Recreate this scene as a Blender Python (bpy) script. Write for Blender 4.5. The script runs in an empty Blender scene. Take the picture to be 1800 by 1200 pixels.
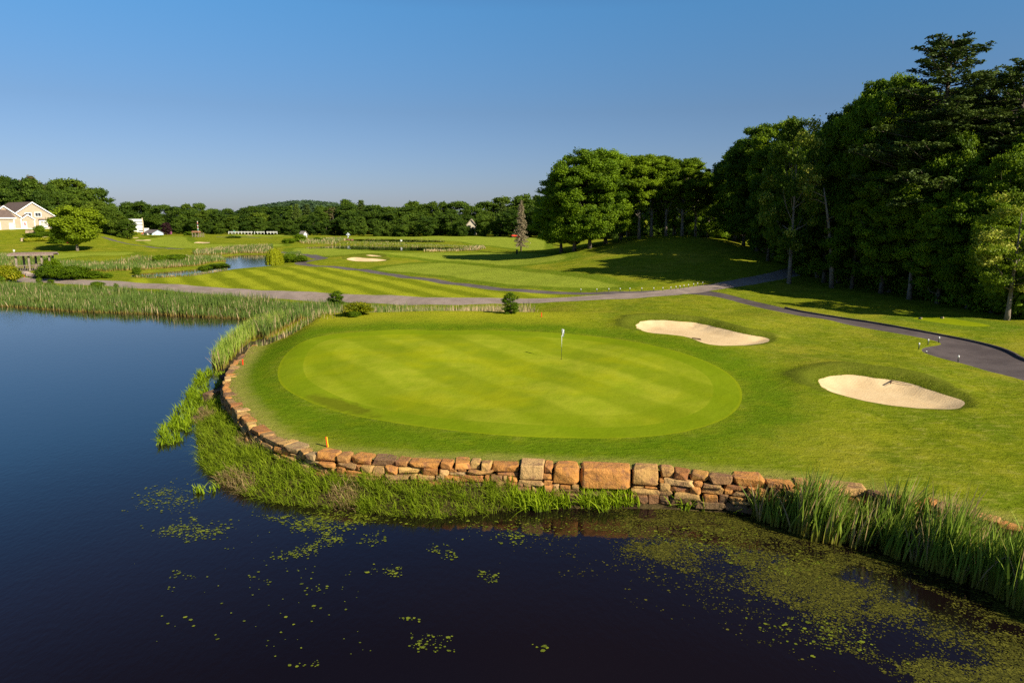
import bpy, bmesh, math, random
import numpy as np
from mathutils import Vector, Matrix
from mathutils.geometry import delaunay_2d_cdt

# ------------------------------------------------------------------ camera, light, exposure
CAMZ = 11.1
PITCH = math.radians(10.16)
FPX = 1200.0                      # focal length in pixels of the 1800 px wide photograph
SUN_ELEV = math.radians(31)
SUN_DIR = Vector((0.775*math.cos(SUN_ELEV), -0.632*math.cos(SUN_ELEV), math.sin(SUN_ELEV)))

scene = bpy.context.scene
COL = scene.collection
cam_data = bpy.data.cameras.new("camera")
cam_data.sensor_width = 36.0
cam_data.lens = 24.0
cam_data.clip_start = 0.1
cam_data.clip_end = 12000
cam = bpy.data.objects.new("camera", cam_data)
cam.location = (0, 0, CAMZ)
cam.rotation_euler = (math.pi/2 - PITCH, 0, 0)
COL.objects.link(cam)
scene.camera = cam

world = bpy.data.worlds.new("World")
scene.world = world
world.use_nodes = True
wn = world.node_tree
wn.nodes.clear()
sky = wn.nodes.new('ShaderNodeTexSky')
sky.sky_type = 'NISHITA'
sky.sun_disc = False
sky.sun_elevation = SUN_ELEV
sky.sun_rotation = math.atan2(SUN_DIR.x, SUN_DIR.y)
sky.altitude = 0
sky.air_density = 1.0
sky.dust_density = 0.6
sky.ozone_density = 2.2
bg = wn.nodes.new('ShaderNodeBackground')
bg.inputs['Strength'].default_value = 0.059
wo = wn.nodes.new('ShaderNodeOutputWorld')
# sky tint by height: greyer low down, bluer higher up
tcs = wn.nodes.new('ShaderNodeTexCoord'); sxyz = wn.nodes.new('ShaderNodeSeparateXYZ'); wn.links.new(tcs.outputs['Generated'], sxyz.inputs[0])
grd = wn.nodes.new('ShaderNodeValToRGB'); wn.links.new(sxyz.outputs[2], grd.inputs[0])
ge = grd.color_ramp.elements
ge[0].position = 0.03; ge[0].color = (.60, .66, .97, 1)
ge[1].position = 0.145; ge[1].color = (.56, .70, .91, 1)
for p_, c_ in ((.27, (.54, .98, 1.25, 1)), (.42, (.40, .62, .90, 1)), (.56, (.26, .32, .44, 1)), (.75, (.62, .72, .86, 1)), (.95, (.80, .90, 1.02, 1))):  # middle stops darkened for the water reflection, zenith stops raised as added fill
    q_ = ge.new(p_); q_.color = c_
mul = wn.nodes.new('ShaderNodeMix'); mul.data_type = 'RGBA'; mul.blend_type = 'MULTIPLY'; mul.inputs[0].default_value = 1
wn.links.new(sky.outputs[0], mul.inputs[6]); wn.links.new(grd.outputs[0], mul.inputs[7])
wn.links.new(mul.outputs[2], bg.inputs[0])
wn.links.new(bg.outputs[0], wo.inputs[0])

sun_data = bpy.data.lights.new("sun", 'SUN')
sun_data.energy = 5.0
sun_data.angle = math.radians(0.5)
sun_data.color = (1.0, 0.90, 0.72)
sun = bpy.data.objects.new("sun", sun_data)
sun.rotation_euler = SUN_DIR.to_track_quat('Z', 'Y').to_euler()
sun.location = (60, -60, 60)
COL.objects.link(sun)

scene.view_settings.view_transform = 'Standard'
scene.view_settings.look = 'None'
scene.view_settings.gamma = 1.0
scene.view_settings.exposure = 0.78
scene.render.engine = 'CYCLES'
scene.cycles.max_bounces = 6
scene.cycles.diffuse_bounces = 2
scene.cycles.glossy_bounces = 3
scene.cycles.transmission_bounces = 4
scene.cycles.transparent_max_bounces = 6
scene.cycles.use_denoising = False
scene.cycles.use_adaptive_sampling = True
scene.cycles.adaptive_threshold = 0.015

# ------------------------------------------------------------------ helpers: tags, meshes, projection
def tag(o, label=None, cat=None, group=None, kind=None):
    if label: o['label'] = label
    if cat: o['category'] = cat
    if group: o['group'] = group
    if kind: o['kind'] = kind
    return o

def link(name, me, parent=None, mat=None, loc=None):
    o = bpy.data.objects.new(name, me)
    COL.objects.link(o)
    if parent: o.parent = parent
    if mat is not None and me is not None: me.materials.append(mat)
    if loc is not None: o.location = loc
    return o

def empty(name, loc, rz=0.0, scale=1.0):
    o = bpy.data.objects.new(name, None)
    o.empty_display_size = 0.5
    COL.objects.link(o)
    o.location = loc
    o.rotation_euler = (0, 0, rz)
    if scale != 1.0: o.scale = (scale, scale, scale)
    return o

def copy_tree(o, parent=None):
    c = o.copy()
    COL.objects.link(c)
    c.parent = parent
    for ch in list(o.children):
        copy_tree(ch, c)
    return c

def np_mesh(name, verts, faces_flat, loop_n, attrs=None, smooth=False):
    """verts (n,3), faces as one flat index array with loop_n loops a face (int or array)."""
    me = bpy.data.meshes.new(name)
    verts = np.asarray(verts, dtype=np.float32)
    ff = np.asarray(faces_flat, dtype=np.int32).ravel()
    if np.isscalar(loop_n):
        nf = len(ff)//loop_n
        ln = np.full(nf, loop_n, dtype=np.int32)
    else:
        ln = np.asarray(loop_n, dtype=np.int32); nf = len(ln)
    ls = np.concatenate([[0], np.cumsum(ln)[:-1]]).astype(np.int32)
    me.vertices.add(len(verts)); me.vertices.foreach_set('co', verts.ravel())
    me.loops.add(len(ff)); me.loops.foreach_set('vertex_index', ff)
    me.polygons.add(nf); me.polygons.foreach_set('loop_start', ls)
    me.update(calc_edges=True)
    me.polygons.foreach_set('use_smooth', np.full(nf, smooth, dtype=bool))
    if attrs:
        for k, a in attrs.items():
            at_ = me.attributes.new(k, 'FLOAT', 'POINT')
            at_.data.foreach_set('value', np.asarray(a, dtype=np.float32))
    return me

class MB:
    """collects boxes, tubes, prisms into one mesh"""
    def __init__(s): s.v = []; s.f = []; s.t = []
    def add(s, vs, fs, tint=0.5):
        b = len(s.v); s.v += [tuple(p) for p in vs]; s.f += [tuple(i+b for i in f) for f in fs]; s.t += [tint]*len(vs)
        return s
    def box(s, x0, x1, y0, y1, z0, z1, tint=0.5):
        return s.add([(x0,y0,z0),(x1,y0,z0),(x1,y1,z0),(x0,y1,z0),(x0,y0,z1),(x1,y0,z1),(x1,y1,z1),(x0,y1,z1)],
              [(0,3,2,1),(4,5,6,7),(0,1,5,4),(1,2,6,5),(2,3,7,6),(3,0,4,7)], tint)
    def tube(s, pts, radii, n=8, tint=0.5, cap=True):
        pts = [Vector(p) for p in pts]
        if not hasattr(radii, '__len__'): radii = [radii]*len(pts)
        vs = []; fs = []
        for i, p in enumerate(pts):
            d = (pts[min(i+1, len(pts)-1)] - pts[max(i-1, 0)]).normalized()
            a = d.orthogonal().normalized() if abs(d.z) < 0.9 else Vector((1,0,0)) - d*d.x
            a.normalize(); b = d.cross(a)
            for k in range(n):
                t = 2*math.pi*k/n
                vs.append(p + (a*math.cos(t) + b*math.sin(t))*radii[i])
        for i in range(len(pts)-1):
            for k in range(n):
                k2 = (k+1) % n
                fs.append((i*n+k, i*n+k2, (i+1)*n+k2, (i+1)*n+k))
        if cap:
            fs.append(tuple(range(n-1, -1, -1))); fs.append(tuple((len(pts)-1)*n+k for k in range(n)))
        return s.add(vs, fs, tint)
    def prism(s, poly, y0, y1, tint=0.5):
        """poly in x,z; extruded along y"""
        n = len(poly)
        vs = [(x, y0, z) for x, z in poly] + [(x, y1, z) for x, z in poly]
        fs = [tuple(range(n)), tuple(range(2*n-1, n-1, -1))] + [(i, i+n, (i+1) % n+n, (i+1) % n) for i in range(n)]
        return s.add(vs, fs, tint)
    def build(s, name, mat, parent=None, smooth=False, bevel=0.0, loc=None):
        me = bpy.data.meshes.new(name)
        me.from_pydata(s.v, [], s.f)
        bm = bmesh.new(); bm.from_mesh(me)
        bmesh.ops.recalc_face_normals(bm, faces=bm.faces)
        if bevel > 0: bmesh.ops.bevel(bm, geom=list(bm.edges), offset=bevel, segments=1, affect='EDGES')
        bm.to_mesh(me); bm.free()
        if smooth: me.polygons.foreach_set('use_smooth', np.ones(len(me.polygons), dtype=bool))
        return link(name, me, parent, mat, loc)

def smooth01(t):
    t = np.clip(t, 0, 1); return t*t*(3-2*t)

def ray_dirs(uv):
    uv = np.atleast_2d(np.asarray(uv, dtype=float))
    a = (uv[:,0]-900)/FPX; b = -(uv[:,1]-600)/FPX
    cp, sp = math.cos(PITCH), math.sin(PITCH)
    return np.stack([a, cp + b*sp, -sp + b*cp], 1)

def at_y(u, v, Y):
    """the point a sight line reaches at distance Y"""
    d = ray_dirs((u, v))[0]; t = Y/d[1]
    return Vector((d[0]*t, Y, CAMZ + d[2]*t))

def project(p):
    x, y, z = p[0], p[1], p[2]-CAMZ
    cp, sp = math.cos(PITCH), math.sin(PITCH)
    dep = y*cp - z*sp
    return 900 + FPX*x/dep, 600 - FPX*(y*sp + z*cp)/dep

# ------------------------------------------------------------------ terrain heights (metres, water at 0)
def gs(x, y, cx, cy, sx, sy, h, rot=0.0):
    c, s = math.cos(rot), math.sin(rot)
    dx, dy = x-cx, y-cy
    a = (dx*c + dy*s)/sx; b = (-dx*s + dy*c)/sy
    return h*np.exp(-0.5*(a*a+b*b))

def hb(x, y):
    x = np.asarray(x, float); y = np.asarray(y, float)
    road = 84 + np.maximum(0, -x)*0.42
    z = 1.35 + 0*x
    z = z + 1.5*smooth01((y-200)/220)
    # the green is raised towards its back
    gw = smooth01((26-np.abs(x+1))/14)
    z = z + 0.95*smooth01((y-26)/32)*(1-smooth01((y-60)/12))*(0.35+0.65*gw)
    z = z + gs(x, y, -14, 62, 13, 4.5, 0.55) + gs(x, y, 4, 64, 9, 4, 0.15)
    # marsh between the green and the road
    z = z - 1.0*smooth01((y-62)/9)*(1-smooth01((y-road+9)/7))*(1-smooth01((x-1)/6))
    # mound with the tree group
    z = z + gs(x, y, 33, 155, 17.5, 33, 5.4) + gs(x, y, 60, 182, 10, 13, 3.6) + gs(x, y, 47, 150, 16, 26, 1.2)
    # floor of the woods
    z = z + 2.2*smooth01((x-0.36*y-18)/28)*smooth01((y-55)/50) + 3*smooth01((x-95)/60)
    # clubhouse hill
    ang = -x/np.maximum(y, 1.0)
    hill = smooth01((ang-.50)/.15)*smooth01((y-190)/75)
    z = z + 5.6*hill + 4.0*smooth01((ang-.57)/.12)*smooth01((y-278)/60)
    # low swells in the fairways
    z = z + gs(x, y, -35, 165, 13, 7, 1.5, 0.1) + gs(x, y, -62, 176, 17, 9, .9) + gs(x,y,-95,165,18,8,1.3)
    z = z + gs(x, y, 21, 62.5, 9, 2.6, .45, -.22) + gs(x, y, 24.5, 42.5, 5.5, 1.9, .45, -.35)
    und = 0.11*np.sin(x*0.23+1.3)*np.cos(y*0.19+.4) + 0.07*np.sin(x*0.41-y*0.33) + 0.05*np.sin(x*0.9+y*0.13)*np.sin(y*0.55)
    far = 0.35*np.sin(x*0.045+2)*np.cos(y*0.037)*smooth01((y-110)/60)
    z = z + und*smooth01((y-24)/10)*0.8 + far
    return z

def march(uv, hfun):
    D = ray_dirs(uv)
    ts = 10*np.power(1.0095, np.arange(640))
    X = D[:,0:1]*ts; Y = D[:,1:2]*ts; Z = CAMZ + D[:,2:3]*ts
    g = Z - hfun(X, Y)
    neg = g <= 0
    k = np.where(neg.any(1), neg.argmax(1), len(ts)-1)
    k = np.maximum(k, 1)
    r = np.arange(len(D))
    g0, g1 = g[r,k-1], g[r,k]
    f = np.where(np.abs(g0-g1) > 1e-9, g0/(g0-g1), 0.0); f = np.clip(f, 0, 1)
    t = ts[k-1] + f*(ts[k]-ts[k-1])
    return np.stack([D[:,0]*t, D[:,1]*t], 1)

def wat(uv):                     # points on the water level
    D = ray_dirs(uv); t = -CAMZ/D[:,2]
    return np.stack([D[:,0]*t, D[:,1]*t], 1)

def chaikin(P, n=2, closed=True):
    P = np.asarray(P, float)
    for _ in range(n):
        if closed:
            Q = np.roll(P, -1, 0)
            P = np.stack([P*.75+Q*.25, P*.25+Q*.75], 1).reshape(-1, 2)
        else:
            A, B = P[:-1], P[1:]
            M = np.stack([A*.75+B*.25, A*.25+B*.75], 1).reshape(-1, 2)
            P = np.vstack([P[:1], M, P[-1:]])
    return P

def resample(P, step, closed=True):
    P = np.asarray(P, float)
    if closed: P = np.vstack([P, P[:1]])
    seg = np.hypot(*(P[1:]-P[:-1]).T); s = np.concatenate([[0], np.cumsum(seg)])
    n = max(3, int(round(s[-1]/step)))
    t = np.linspace(0, s[-1], n+1)
    if closed: t = t[:-1]
    return np.stack([np.interp(t, s, P[:,0]), np.interp(t, s, P[:,1])], 1)

def seg_dist(P, A, B):
    """distance of each point to polyline segments A->B"""
    out = np.full(len(P), 1e9)
    for i in range(0, len(P), 20000):
        p = P[i:i+20000, None, :]
        ab = (B-A)[None]; ap = p - A[None]
        t = np.clip((ap*ab).sum(-1)/np.maximum((ab*ab).sum(-1), 1e-12), 0, 1)
        out[i:i+20000] = np.sqrt(((ap - ab*t[..., None])**2).sum(-1)).min(1)
    return out

def inside(P, poly):
    P = np.atleast_2d(P); res = np.zeros(len(P), bool)
    for i in range(0, len(P), 20000):
        x = P[i:i+20000,0:1]; y = P[i:i+20000,1:2]
        A = poly; B = np.roll(poly, -1, 0)
        c = (A[None,:,1] > y) != (B[None,:,1] > y)
        with np.errstate(divide='ignore', invalid='ignore'):
            xi = (B[:,0]-A[:,0])*(y-A[:,1])/(B[:,1]-A[:,1]) + A[:,0]
        res[i:i+20000] = (np.where(c & (x < xi), 1, 0).sum(1) % 2) == 1
    return res

def sdf(P, poly):
    d = seg_dist(P, poly, np.roll(poly, -1, 0))
    return np.where(inside(P, poly), -d, d)

_VG = np.random.default_rng(99).uniform(-1, 1, (256, 256))
def vnoise(x, y):
    xi = np.floor(x).astype(int); yi = np.floor(y).astype(int); fx = x-xi; fy = y-yi
    fx = fx*fx*(3-2*fx); fy = fy*fy*(3-2*fy)
    g = lambda i, j: _VG[(xi+i) % 256, (yi+j) % 256]
    return (g(0,0)*(1-fx)+g(1,0)*fx)*(1-fy) + (g(0,1)*(1-fx)+g(1,1)*fx)*fy
def fbm(x, y, o=4):
    s = 0; a = 1.0
    for k in range(o):
        s = s+a*vnoise(x*.8-y*.6+k*17.3, x*.6+y*.8+k*31.7); a *= .6; x = x*2.03; y = y*2.03
    return s
rng = np.random.default_rng(7)
random.seed(7)

# ------------------------------------------------------------------ outlines of the place (world metres)
wall_px = [(448,600),(436,612),(425,628),(412,640),(402,655),(396,675),(400,695),(415,712),(428,728),(440,745),(462,762),
           (495,776),(530,788),(560,797),(610,801),(660,806),(740,810),(830,812),(910,814),(1000,820),(1080,821),(1160,824),
           (1240,833),(1320,839),(1400,848),(1480,857),(1560,869),(1640,886),(1720,906),(1790,926),(1900,962),(2050,1015),(2300,1110)]
WALL = march(wall_px, lambda x, y: 1.4+0*x)
WALL = resample(chaikin(WALL, 2, False), 0.35, False)
rest_px = [(520,583),(590,564),(680,552)]
REST = march(rest_px, lambda x, y: 1.6+0*x)[::-1]
PLATEAU = np.vstack([WALL, [[75,16],[90,60],[60,74],[8,74],[-6,70]], REST])
PLATEAU_W = len(WALL)
shore_px = [(0,534),(50,537),(100,541),(180,545),(240,547),(300,550),(360,553),(420,556),(462,560),(468,567),(440,582),(415,600),
            (396,618),(384,636),(388,652),(384,668),(372,690),(352,715),(345,735),(347,760),(352,800),(372,830),(410,856),(470,880),
            (540,886),(610,893),(700,905),(790,907),(860,898),(920,893),(1000,894),(1100,893),(1200,896),(1300,903),(1400,912),
            (1500,926),(1600,948),(1700,976),(1800,1012),(1950,1075),(2300,1220)]
SH = wat(shore_px)
POND = np.vstack([[[-330,105],[-160,99],[-95,94]], chaikin(SH, 1, False), [[60,8],[90,-80],[-330,-80]]])
pond2_px = [(228,487),(245,480.5),(300,477.5),(350,473),(384,468.5),(398,464),(400,461),(392,458),(380,455),(400,450),(440,447),(470,449),
            (480,455),(484,463),(470,468),(430,471),(398,474),(360,481),(300,489)]
POND2 = chaikin(march(pond2_px, lambda x, y: 1.0+0*x), 1)
pond3_px = [(535,434),(600,430),(680,433),(760,434),(840,436),(838,440),(760,441),(690,441),(600,437),(540,437)]
POND3 = chaikin(march(pond3_px, lambda x, y: 1.4+0*x), 1)
pond4_px = [(612,420.5),(700,421),(780,423),(776,426),(700,425.5),(620,424)]
POND4 = chaikin(march(pond4_px, lambda x, y: 2.0+0*x), 1)

green_px = [(487,655),(489,640),(500,620),(523,603),(560,591),(610,584),(670,580.5),(740,579.5),(830,580),(920,582),(1000,586.5),
            (1070,593),(1140,605),(1200,620),(1250,638),(1285,658),(1302,678),(1306,700),(1298,718),(1275,736),(1235,751),
            (1190,762),(1130,768),(1060,770),(980,769),(900,766),(830,760),(760,752),(700,744),(640,734),(590,722),(545,707),(510,688),(492,672)]
GREEN = resample(chaikin(march(green_px, hb), 2), 0.5)
bunk_px = [
 [(1117,572),(1119,566),(1132,561),(1180,561),(1235,566),(1275,577),(1310,585),(1348,590),(1355,596),(1340,600),(1300,604),(1262,605),(1232,598),(1215,590),(1190,586),(1145,583),(1122,577)],
 [(1437,672),(1440,664),(1458,657),(1500,656),(1560,663),(1600,670),(1650,687),(1692,698),(1700,706),(1685,714),(1640,714),(1590,711),(1530,702),(1480,691),(1450,681)],
 [(606,455),(615,452),(628,451),(640,453),(665,454),(684,456),(670,458),(630,458.5)],
 [(640,448.2),(650,447),(668,449),(674,451),(655,451.3)],
 [(236,422),(250,421.2),(268,421.4),(262,422.8),(240,422.8)],
 [(338,426),(350,424.6),(368,425.3),(370,427),(350,427.4)],
 [(230,417.5),(240,416.8),(245,417.6),(238,418.3)],
 [(0,446.5),(14,446),(16,447.4),(0,448)],
 [(430,413),(440,412.6),(446,413.3),(438,413.8)],
]
BUNK = []
for i, b in enumerate(bunk_px):
    P = resample(chaikin(march(b, hb), 2), 0.3 if i < 2 else 0.9)
    if i < 2:                                  # ragged turf edge, mostly on the far lip
        n = len(P); c = P.mean(0); ph = np.arange(n)
        w = 0.05 + 0.10*smooth01((P[:,1]-c[1])/2)
        nz = np.convolve(rng.normal(0, 1, n), [.25,.5,.25], 'same')*w
        d = P-c; d /= np.linalg.norm(d, axis=1)[:,None]
        P = P + d*nz[:,None]
    BUNK.append(P)

def band(px, w, hfun=hb, step=1.2, wob=0.06):
    C = resample(chaikin(march(px, hfun), 2, False), step, False)
    T = np.gradient(C, axis=0); T /= np.linalg.norm(T, axis=1)[:,None]
    N = np.stack([-T[:,1], T[:,0]], 1)
    w = np.interp(np.linspace(0, 1, len(C)), np.linspace(0, 1, len(w)), w)
    L = C + N*(w/2 + rng.normal(0, wob, len(C)))[:,None]; R = C - N*(w/2 + rng.normal(0, wob, len(C)))[:,None]
    return np.vstack([L, R[::-1]]), C

ROAD, ROAD_C = band([(-240,480),(-60,487),(40,490.5),(130,493.5),(250,500.5),(400,511),(500,517.5),(600,522.5),(700,526),(800,528),(900,528.5),(1000,526),
                (1090,520.5),(1160,515.5),(1220,509),(1280,500),(1330,491),(1380,481),(1420,472),(1460,462)], [3.0,3.0,3.2,3.3,3.5,4.4,4.0,3.6])
PATH2, PATH2_C = band([(1205,511),(1130,514.5),(1060,515),(980,514),(900,510),(840,503),(770,494),(700,484.5),(640,474),(590,468.5),(545,466.5),(526,463),
                 (530,460),(552,456),(570,453),(560,449.5),(530,446),(495,442.5)], [3.4,2.4,2.4,2.4,2.4,2.6,2.6,2.4,2.4])
PATH3, PATH3_C = band([(178,416),(190,419),(208,425),(238,430.6),(282,436),(320,437.5)], [2.6,2.6])
PATH4, _ = band([(478,418),(430,416.7),(380,416.5)], [2.4,2.4], step=3)
apron_px = [(1196,515),(1240,518),(1300,530),(1380,549),(1462,564),(1543,579),(1625,594),(1648,599),(1658,604),(1644,607),(1627,609),(1619,613),(1622,618),(1636,623),
            (1660,630),(1707,641),(1753,655),(1800,668),(1870,690),(1960,730),(2060,740),(2040,700),(1950,668),(1870,652),(1800,633),(1777,618),(1730,604),(1683,594),
            (1590,577.5),(1497,562),(1380,541),(1310,524.5),(1262,513),(1225,509)]
APRON = resample(chaikin(march(apron_px, hb), 1), 0.7)
KERB = resample(chaikin(march([(1380,541),(1497,562),(1590,577.5),(1683,594),(1730,604),(1777,618),(1800,633),(1870,652),(1950,668)], hb), 2, False), 0.6, False)
tee_px = [(1598,560),(1620,556),(1655,557),(1700,564),(1745,572),(1735,574),(1700,574),(1650,567)]
TEE = resample(chaikin(march(tee_px, hb), 2), 0.8)

strip_px = [(190,495),(230,489),(300,487),(400,476.5),(480,471.5),(522,467.5),(590,471),(640,477),(700,488),(770,497),(850,507),(930,514),(1000,517),(980,522),
            (900,523),(800,523),(700,521),(600,517.5),(450,508),(330,501.5),(240,497)]
STRIP = resample(chaikin(march(strip_px, hb), 1), 1.5)
smooth_px = [
 [(648,474),(700,464),(790,461),(850,467),(900,473),(1000,484),(1070,497),(1110,503),(1060,507),(980,506),(900,502),(830,493),(760,483),(700,478)],
 [(500,437),(560,434.5),(640,441),(720,445),(800,445),(880,444),(960,446),(1010,452),(960,461),(900,468),(830,461),(760,456),(700,449),(620,446),(560,447)],
 [(560,418),(700,415.5),(850,415),(960,418),(960,440),(900,436),(860,432),(790,424),(700,420),(600,419)],
 [(253,419),(300,415),(330,417),(330,423),(345,429),(400,430),(500,428),(500,433),(400,436.5),(320,437),(280,433),(250,427)],
 [(0,448),(60,445),(140,444),(240,443),(235,446.5),(160,450),(90,457),(0,463)],
 [(400,412),(480,411),(520,413),(500,416),(420,416)],
]
SMOOTHS = [resample(chaikin(march(p, hb), 1), 2.5) for p in smooth_px] + [TEE]

# ------------------------------------------------------------------ the ground sheet
WSEG = (WALL[:-1], WALL[1:])
RESTL = PLATEAU[PLATEAU_W-1+1:]
NW_A = np.vstack([RESTL]); NW_A0, NW_B0 = NW_A[3:-1], NW_A[4:]
NWALL = np.vstack([NW_A[2:], WALL[:1]])

def shore_d(P):
    return np.minimum(sdf(P, POND), np.minimum(np.minimum(sdf(P, POND2)+0.0, sdf(P, POND3)), sdf(P, POND4)))

WATER_Z = {0: 0.0, 1: 1.0, 2: 1.4, 3: 2.0}
def z_parts(P, want='auto'):
    """final height of the ground at points P; want: in / out of the walled plateau"""
    x, y = P[:,0], P[:,1]
    h = hb(x, y)
    for i, b in enumerate(BUNK):
        near = np.hypot(x-b[:,0].mean(), y-b[:,1].mean()) < 30
        if near.any():
            d = sdf(P[near], b)
            dep = [0.48, 0.45, .5, .4, .4, .4, .2, .3, .3][i]
            wdt = 2.2 if i < 2 else 3.0
            back = smooth01(((y[near]-b[:,1].mean())/2.5+1)/2)
            h[near] += -dep*(1-smooth01((d+wdt*0.62)/wdt)) + 0.28*back*np.exp(-((d-1.1)/0.9)**2)*(1 if i < 2 else .8)
    for poly in (ROAD, PATH2, APRON):
        d = sdf(P, poly); h = h - 0.05*(1-smooth01((d+0.1)/0.35))
    out = h.copy()
    for k, w in enumerate((POND, POND2, POND3, POND4)):
        d = sdf(P, w)
        near = d < 25
        wz = WATER_Z[k]
        sh = wz + np.where(d < 0, np.maximum(-1.0, 0.35*d), np.where(d < 1.2, 0.36*d, 0.432+0.16*(d-1.2)+.05*np.maximum(d-3, 0)**2))
        if k:
            sh = wz + np.where(d < 0, np.maximum(-1.0, 0.35*d), 0.10*d)
            out = np.where((d > 0) & (d < 9), np.maximum(out, wz+0.05), out)
        out = np.where(near, np.minimum(out, sh), out)
    if want == 'out': return out
    dn = seg_dist(P, NWALL[:-1], NWALL[1:])
    zi = out + (h-out)*smooth01(dn/3.5)
    dwl = seg_dist(P, *WSEG)
    zi = zi + (np.minimum(zi, 1.37)-zi)*(1-smooth01((dwl-.3)/4.2))
    if want == 'in': return zi
    return np.where(inside(P, PLATEAU), zi, out)

def H1(x, y):
    return float(z_parts(np.array([[x, y]]))[0])

def gp(u, v):
    """ground point seen at photo position u, v"""
    P = march([(u, v)], hb)
    x, y = P[0]
    for _ in range(6):
        z = H1(x, y)
        d = ray_dirs((u, v))[0]
        t = (z-CAMZ)/d[2]
        x, y = .5*x+.5*d[0]*t, .5*y+.5*d[1]*t
    return Vector((x, y, H1(x, y)))

def gps(uv):
    P = march(uv, hb)
    D = ray_dirs(uv)
    for _ in range(5):
        z = z_parts(P); t = (z-CAMZ)/D[:,2]
        P = P*.5 + .5*D[:,:2]*t[:,None]
    return np.column_stack([P, z_parts(P)])

def build_ground():
    rs = []; r = 15.0
    while r < 4500:
        rs.append(r); r *= 1.0135 if r < 450 else 1.06
    az = np.radians(np.arange(-66, 66, 0.72))
    pts = []
    for i, r in enumerate(rs):
        a = az + (0.36*math.pi/180 if i % 2 else 0)
        pts.append(np.stack([r*np.sin(a), r*np.cos(a)], 1))
    pts = np.vstack(pts)
    extra = []
    for b in BUNK[:2]:
        lo = b.min(0)-3; hi = b.max(0)+3
        gx, gy = np.meshgrid(np.arange(lo[0], hi[0], .35), np.arange(lo[1], hi[1], .35))
        extra.append(np.stack([gx.ravel(), gy.ravel()], 1))
    for b in BUNK[2:4]:
        lo = b.min(0)-3; hi = b.max(0)+3
        gx, gy = np.meshgrid(np.arange(lo[0], hi[0], .8), np.arange(lo[1], hi[1], .8))
        extra.append(np.stack([gx.ravel(), gy.ravel()], 1))
    # bank in front of the wall
    gx, gy = np.meshgrid(np.arange(-24, 40, .4), np.arange(16, 56, .4))
    G = np.stack([gx.ravel(), gy.ravel()], 1)
    dw = seg_dist(G, *WSEG); extra.append(G[(dw < 6) & ~inside(G, PLATEAU)])
    extra = np.vstack(extra)
    extra += rng.uniform(-.08, .08, extra.shape)
    keep = np.ones(len(pts), bool)
    for b in BUNK[:2]:
        lo = b.min(0)-3; hi = b.max(0)+3
        keep &= ~((pts[:,0] > lo[0]) & (pts[:,0] < hi[0]) & (pts[:,1] > lo[1]) & (pts[:,1] < hi[1]))
    pts = np.vstack([pts[keep], extra])
    outl = [GREEN, ROAD, PATH2, PATH3, PATH4, APRON, TEE, PLATEAU] + BUNK
    edges = []; V = [pts]; n = len(pts)
    for P in outl:
        m = len(P); V.append(P); edges += [(n+i, n+(i+1) % m) for i in range(m)]; n += m
    V = np.vstack(V)
    r = delaunay_2d_cdt([Vector(p) for p in V.tolist()], edges, [], 0, 1e-4)
    VV = np.array([tuple(p) for p in r[0]]); TT = np.array(r[2], dtype=np.int64)
    cen = VV[TT].mean(1)
    cls = np.zeros(len(TT), int)                       # 0 ground
    inp = inside(cen, PLATEAU)
    dwc = seg_dist(cen, *WSEG)
    cls[(~inp) & (dwc < 5.5)] = 1                      # bank
    cls[inside(cen, GREEN)] = 2
    for P in (ROAD,): cls[inside(cen, P)] = 3
    cls[inside(cen, PATH2) & (cls != 3)] = 4
    cls[inside(cen, PATH3)] = 5; cls[inside(cen, PATH4)] = 6
    cls[inside(cen, APRON) & (cls != 3)] = 7
    cls[inside(cen, TEE)] = 8
    for i, b in enumerate(BUNK): cls[inside(cen, b)] = 20+i
    dp = sdf(cen, POND); cls[(dp < -4) ] = -1
    zin = z_parts(VV, 'in'); zout = z_parts(VV, 'out')
    inv = inside(VV, PLATEAU)
    e = 0.25
    att = dict(sd_green=sdf(VV, GREEN), sd_strip=sdf(VV, STRIP), sd_smooth=np.min([sdf(VV, s) for s in SMOOTHS], 0),
               sd_bunk=np.min([sdf(VV, s) + 1.3*(1-smooth01(((VV[:,1]-s[:,1].mean())/(2.2 if i < 2 else 3)+1)/2)) for i, s in enumerate(BUNK[:4])], 0), sd_wall=seg_dist(VV, *WSEG), sd_shore=shore_d(VV))
    out = {}
    for c in np.unique(cls):
        if c < 0: continue
        T = TT[cls == c]
        if c == 0:                                     # a triangle of the plateau uses the inner height, others the outer
            ti = inp[cls == c]
            idx = np.concatenate([T[ti].ravel(), T[~ti].ravel()+len(VV)])
        elif c in (1,): idx = T.ravel()+len(VV)
        else:
            ti = inp[cls == c]
            idx = np.concatenate([T[ti].ravel(), T[~ti].ravel()+len(VV)])
        # merge the two height sets where they agree
        agree = np.abs(zin-zout) < 0.004
        big = idx >= len(VV); base = np.where(big, idx-len(VV), idx)
        idx = np.where(agree[base], base, idx)
        u, inv_i = np.unique(idx, return_inverse=True)
        b = np.where(u >= len(VV), u-len(VV), u)
        z = np.where(u >= len(VV), zout[b], zin[b])
        A = {k: a[b] for k, a in att.items()}
        xyz = np.column_stack([VV[b], z])
        out[int(c)] = (xyz, inv_i.reshape(-1, 3), A)
    return out

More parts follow.
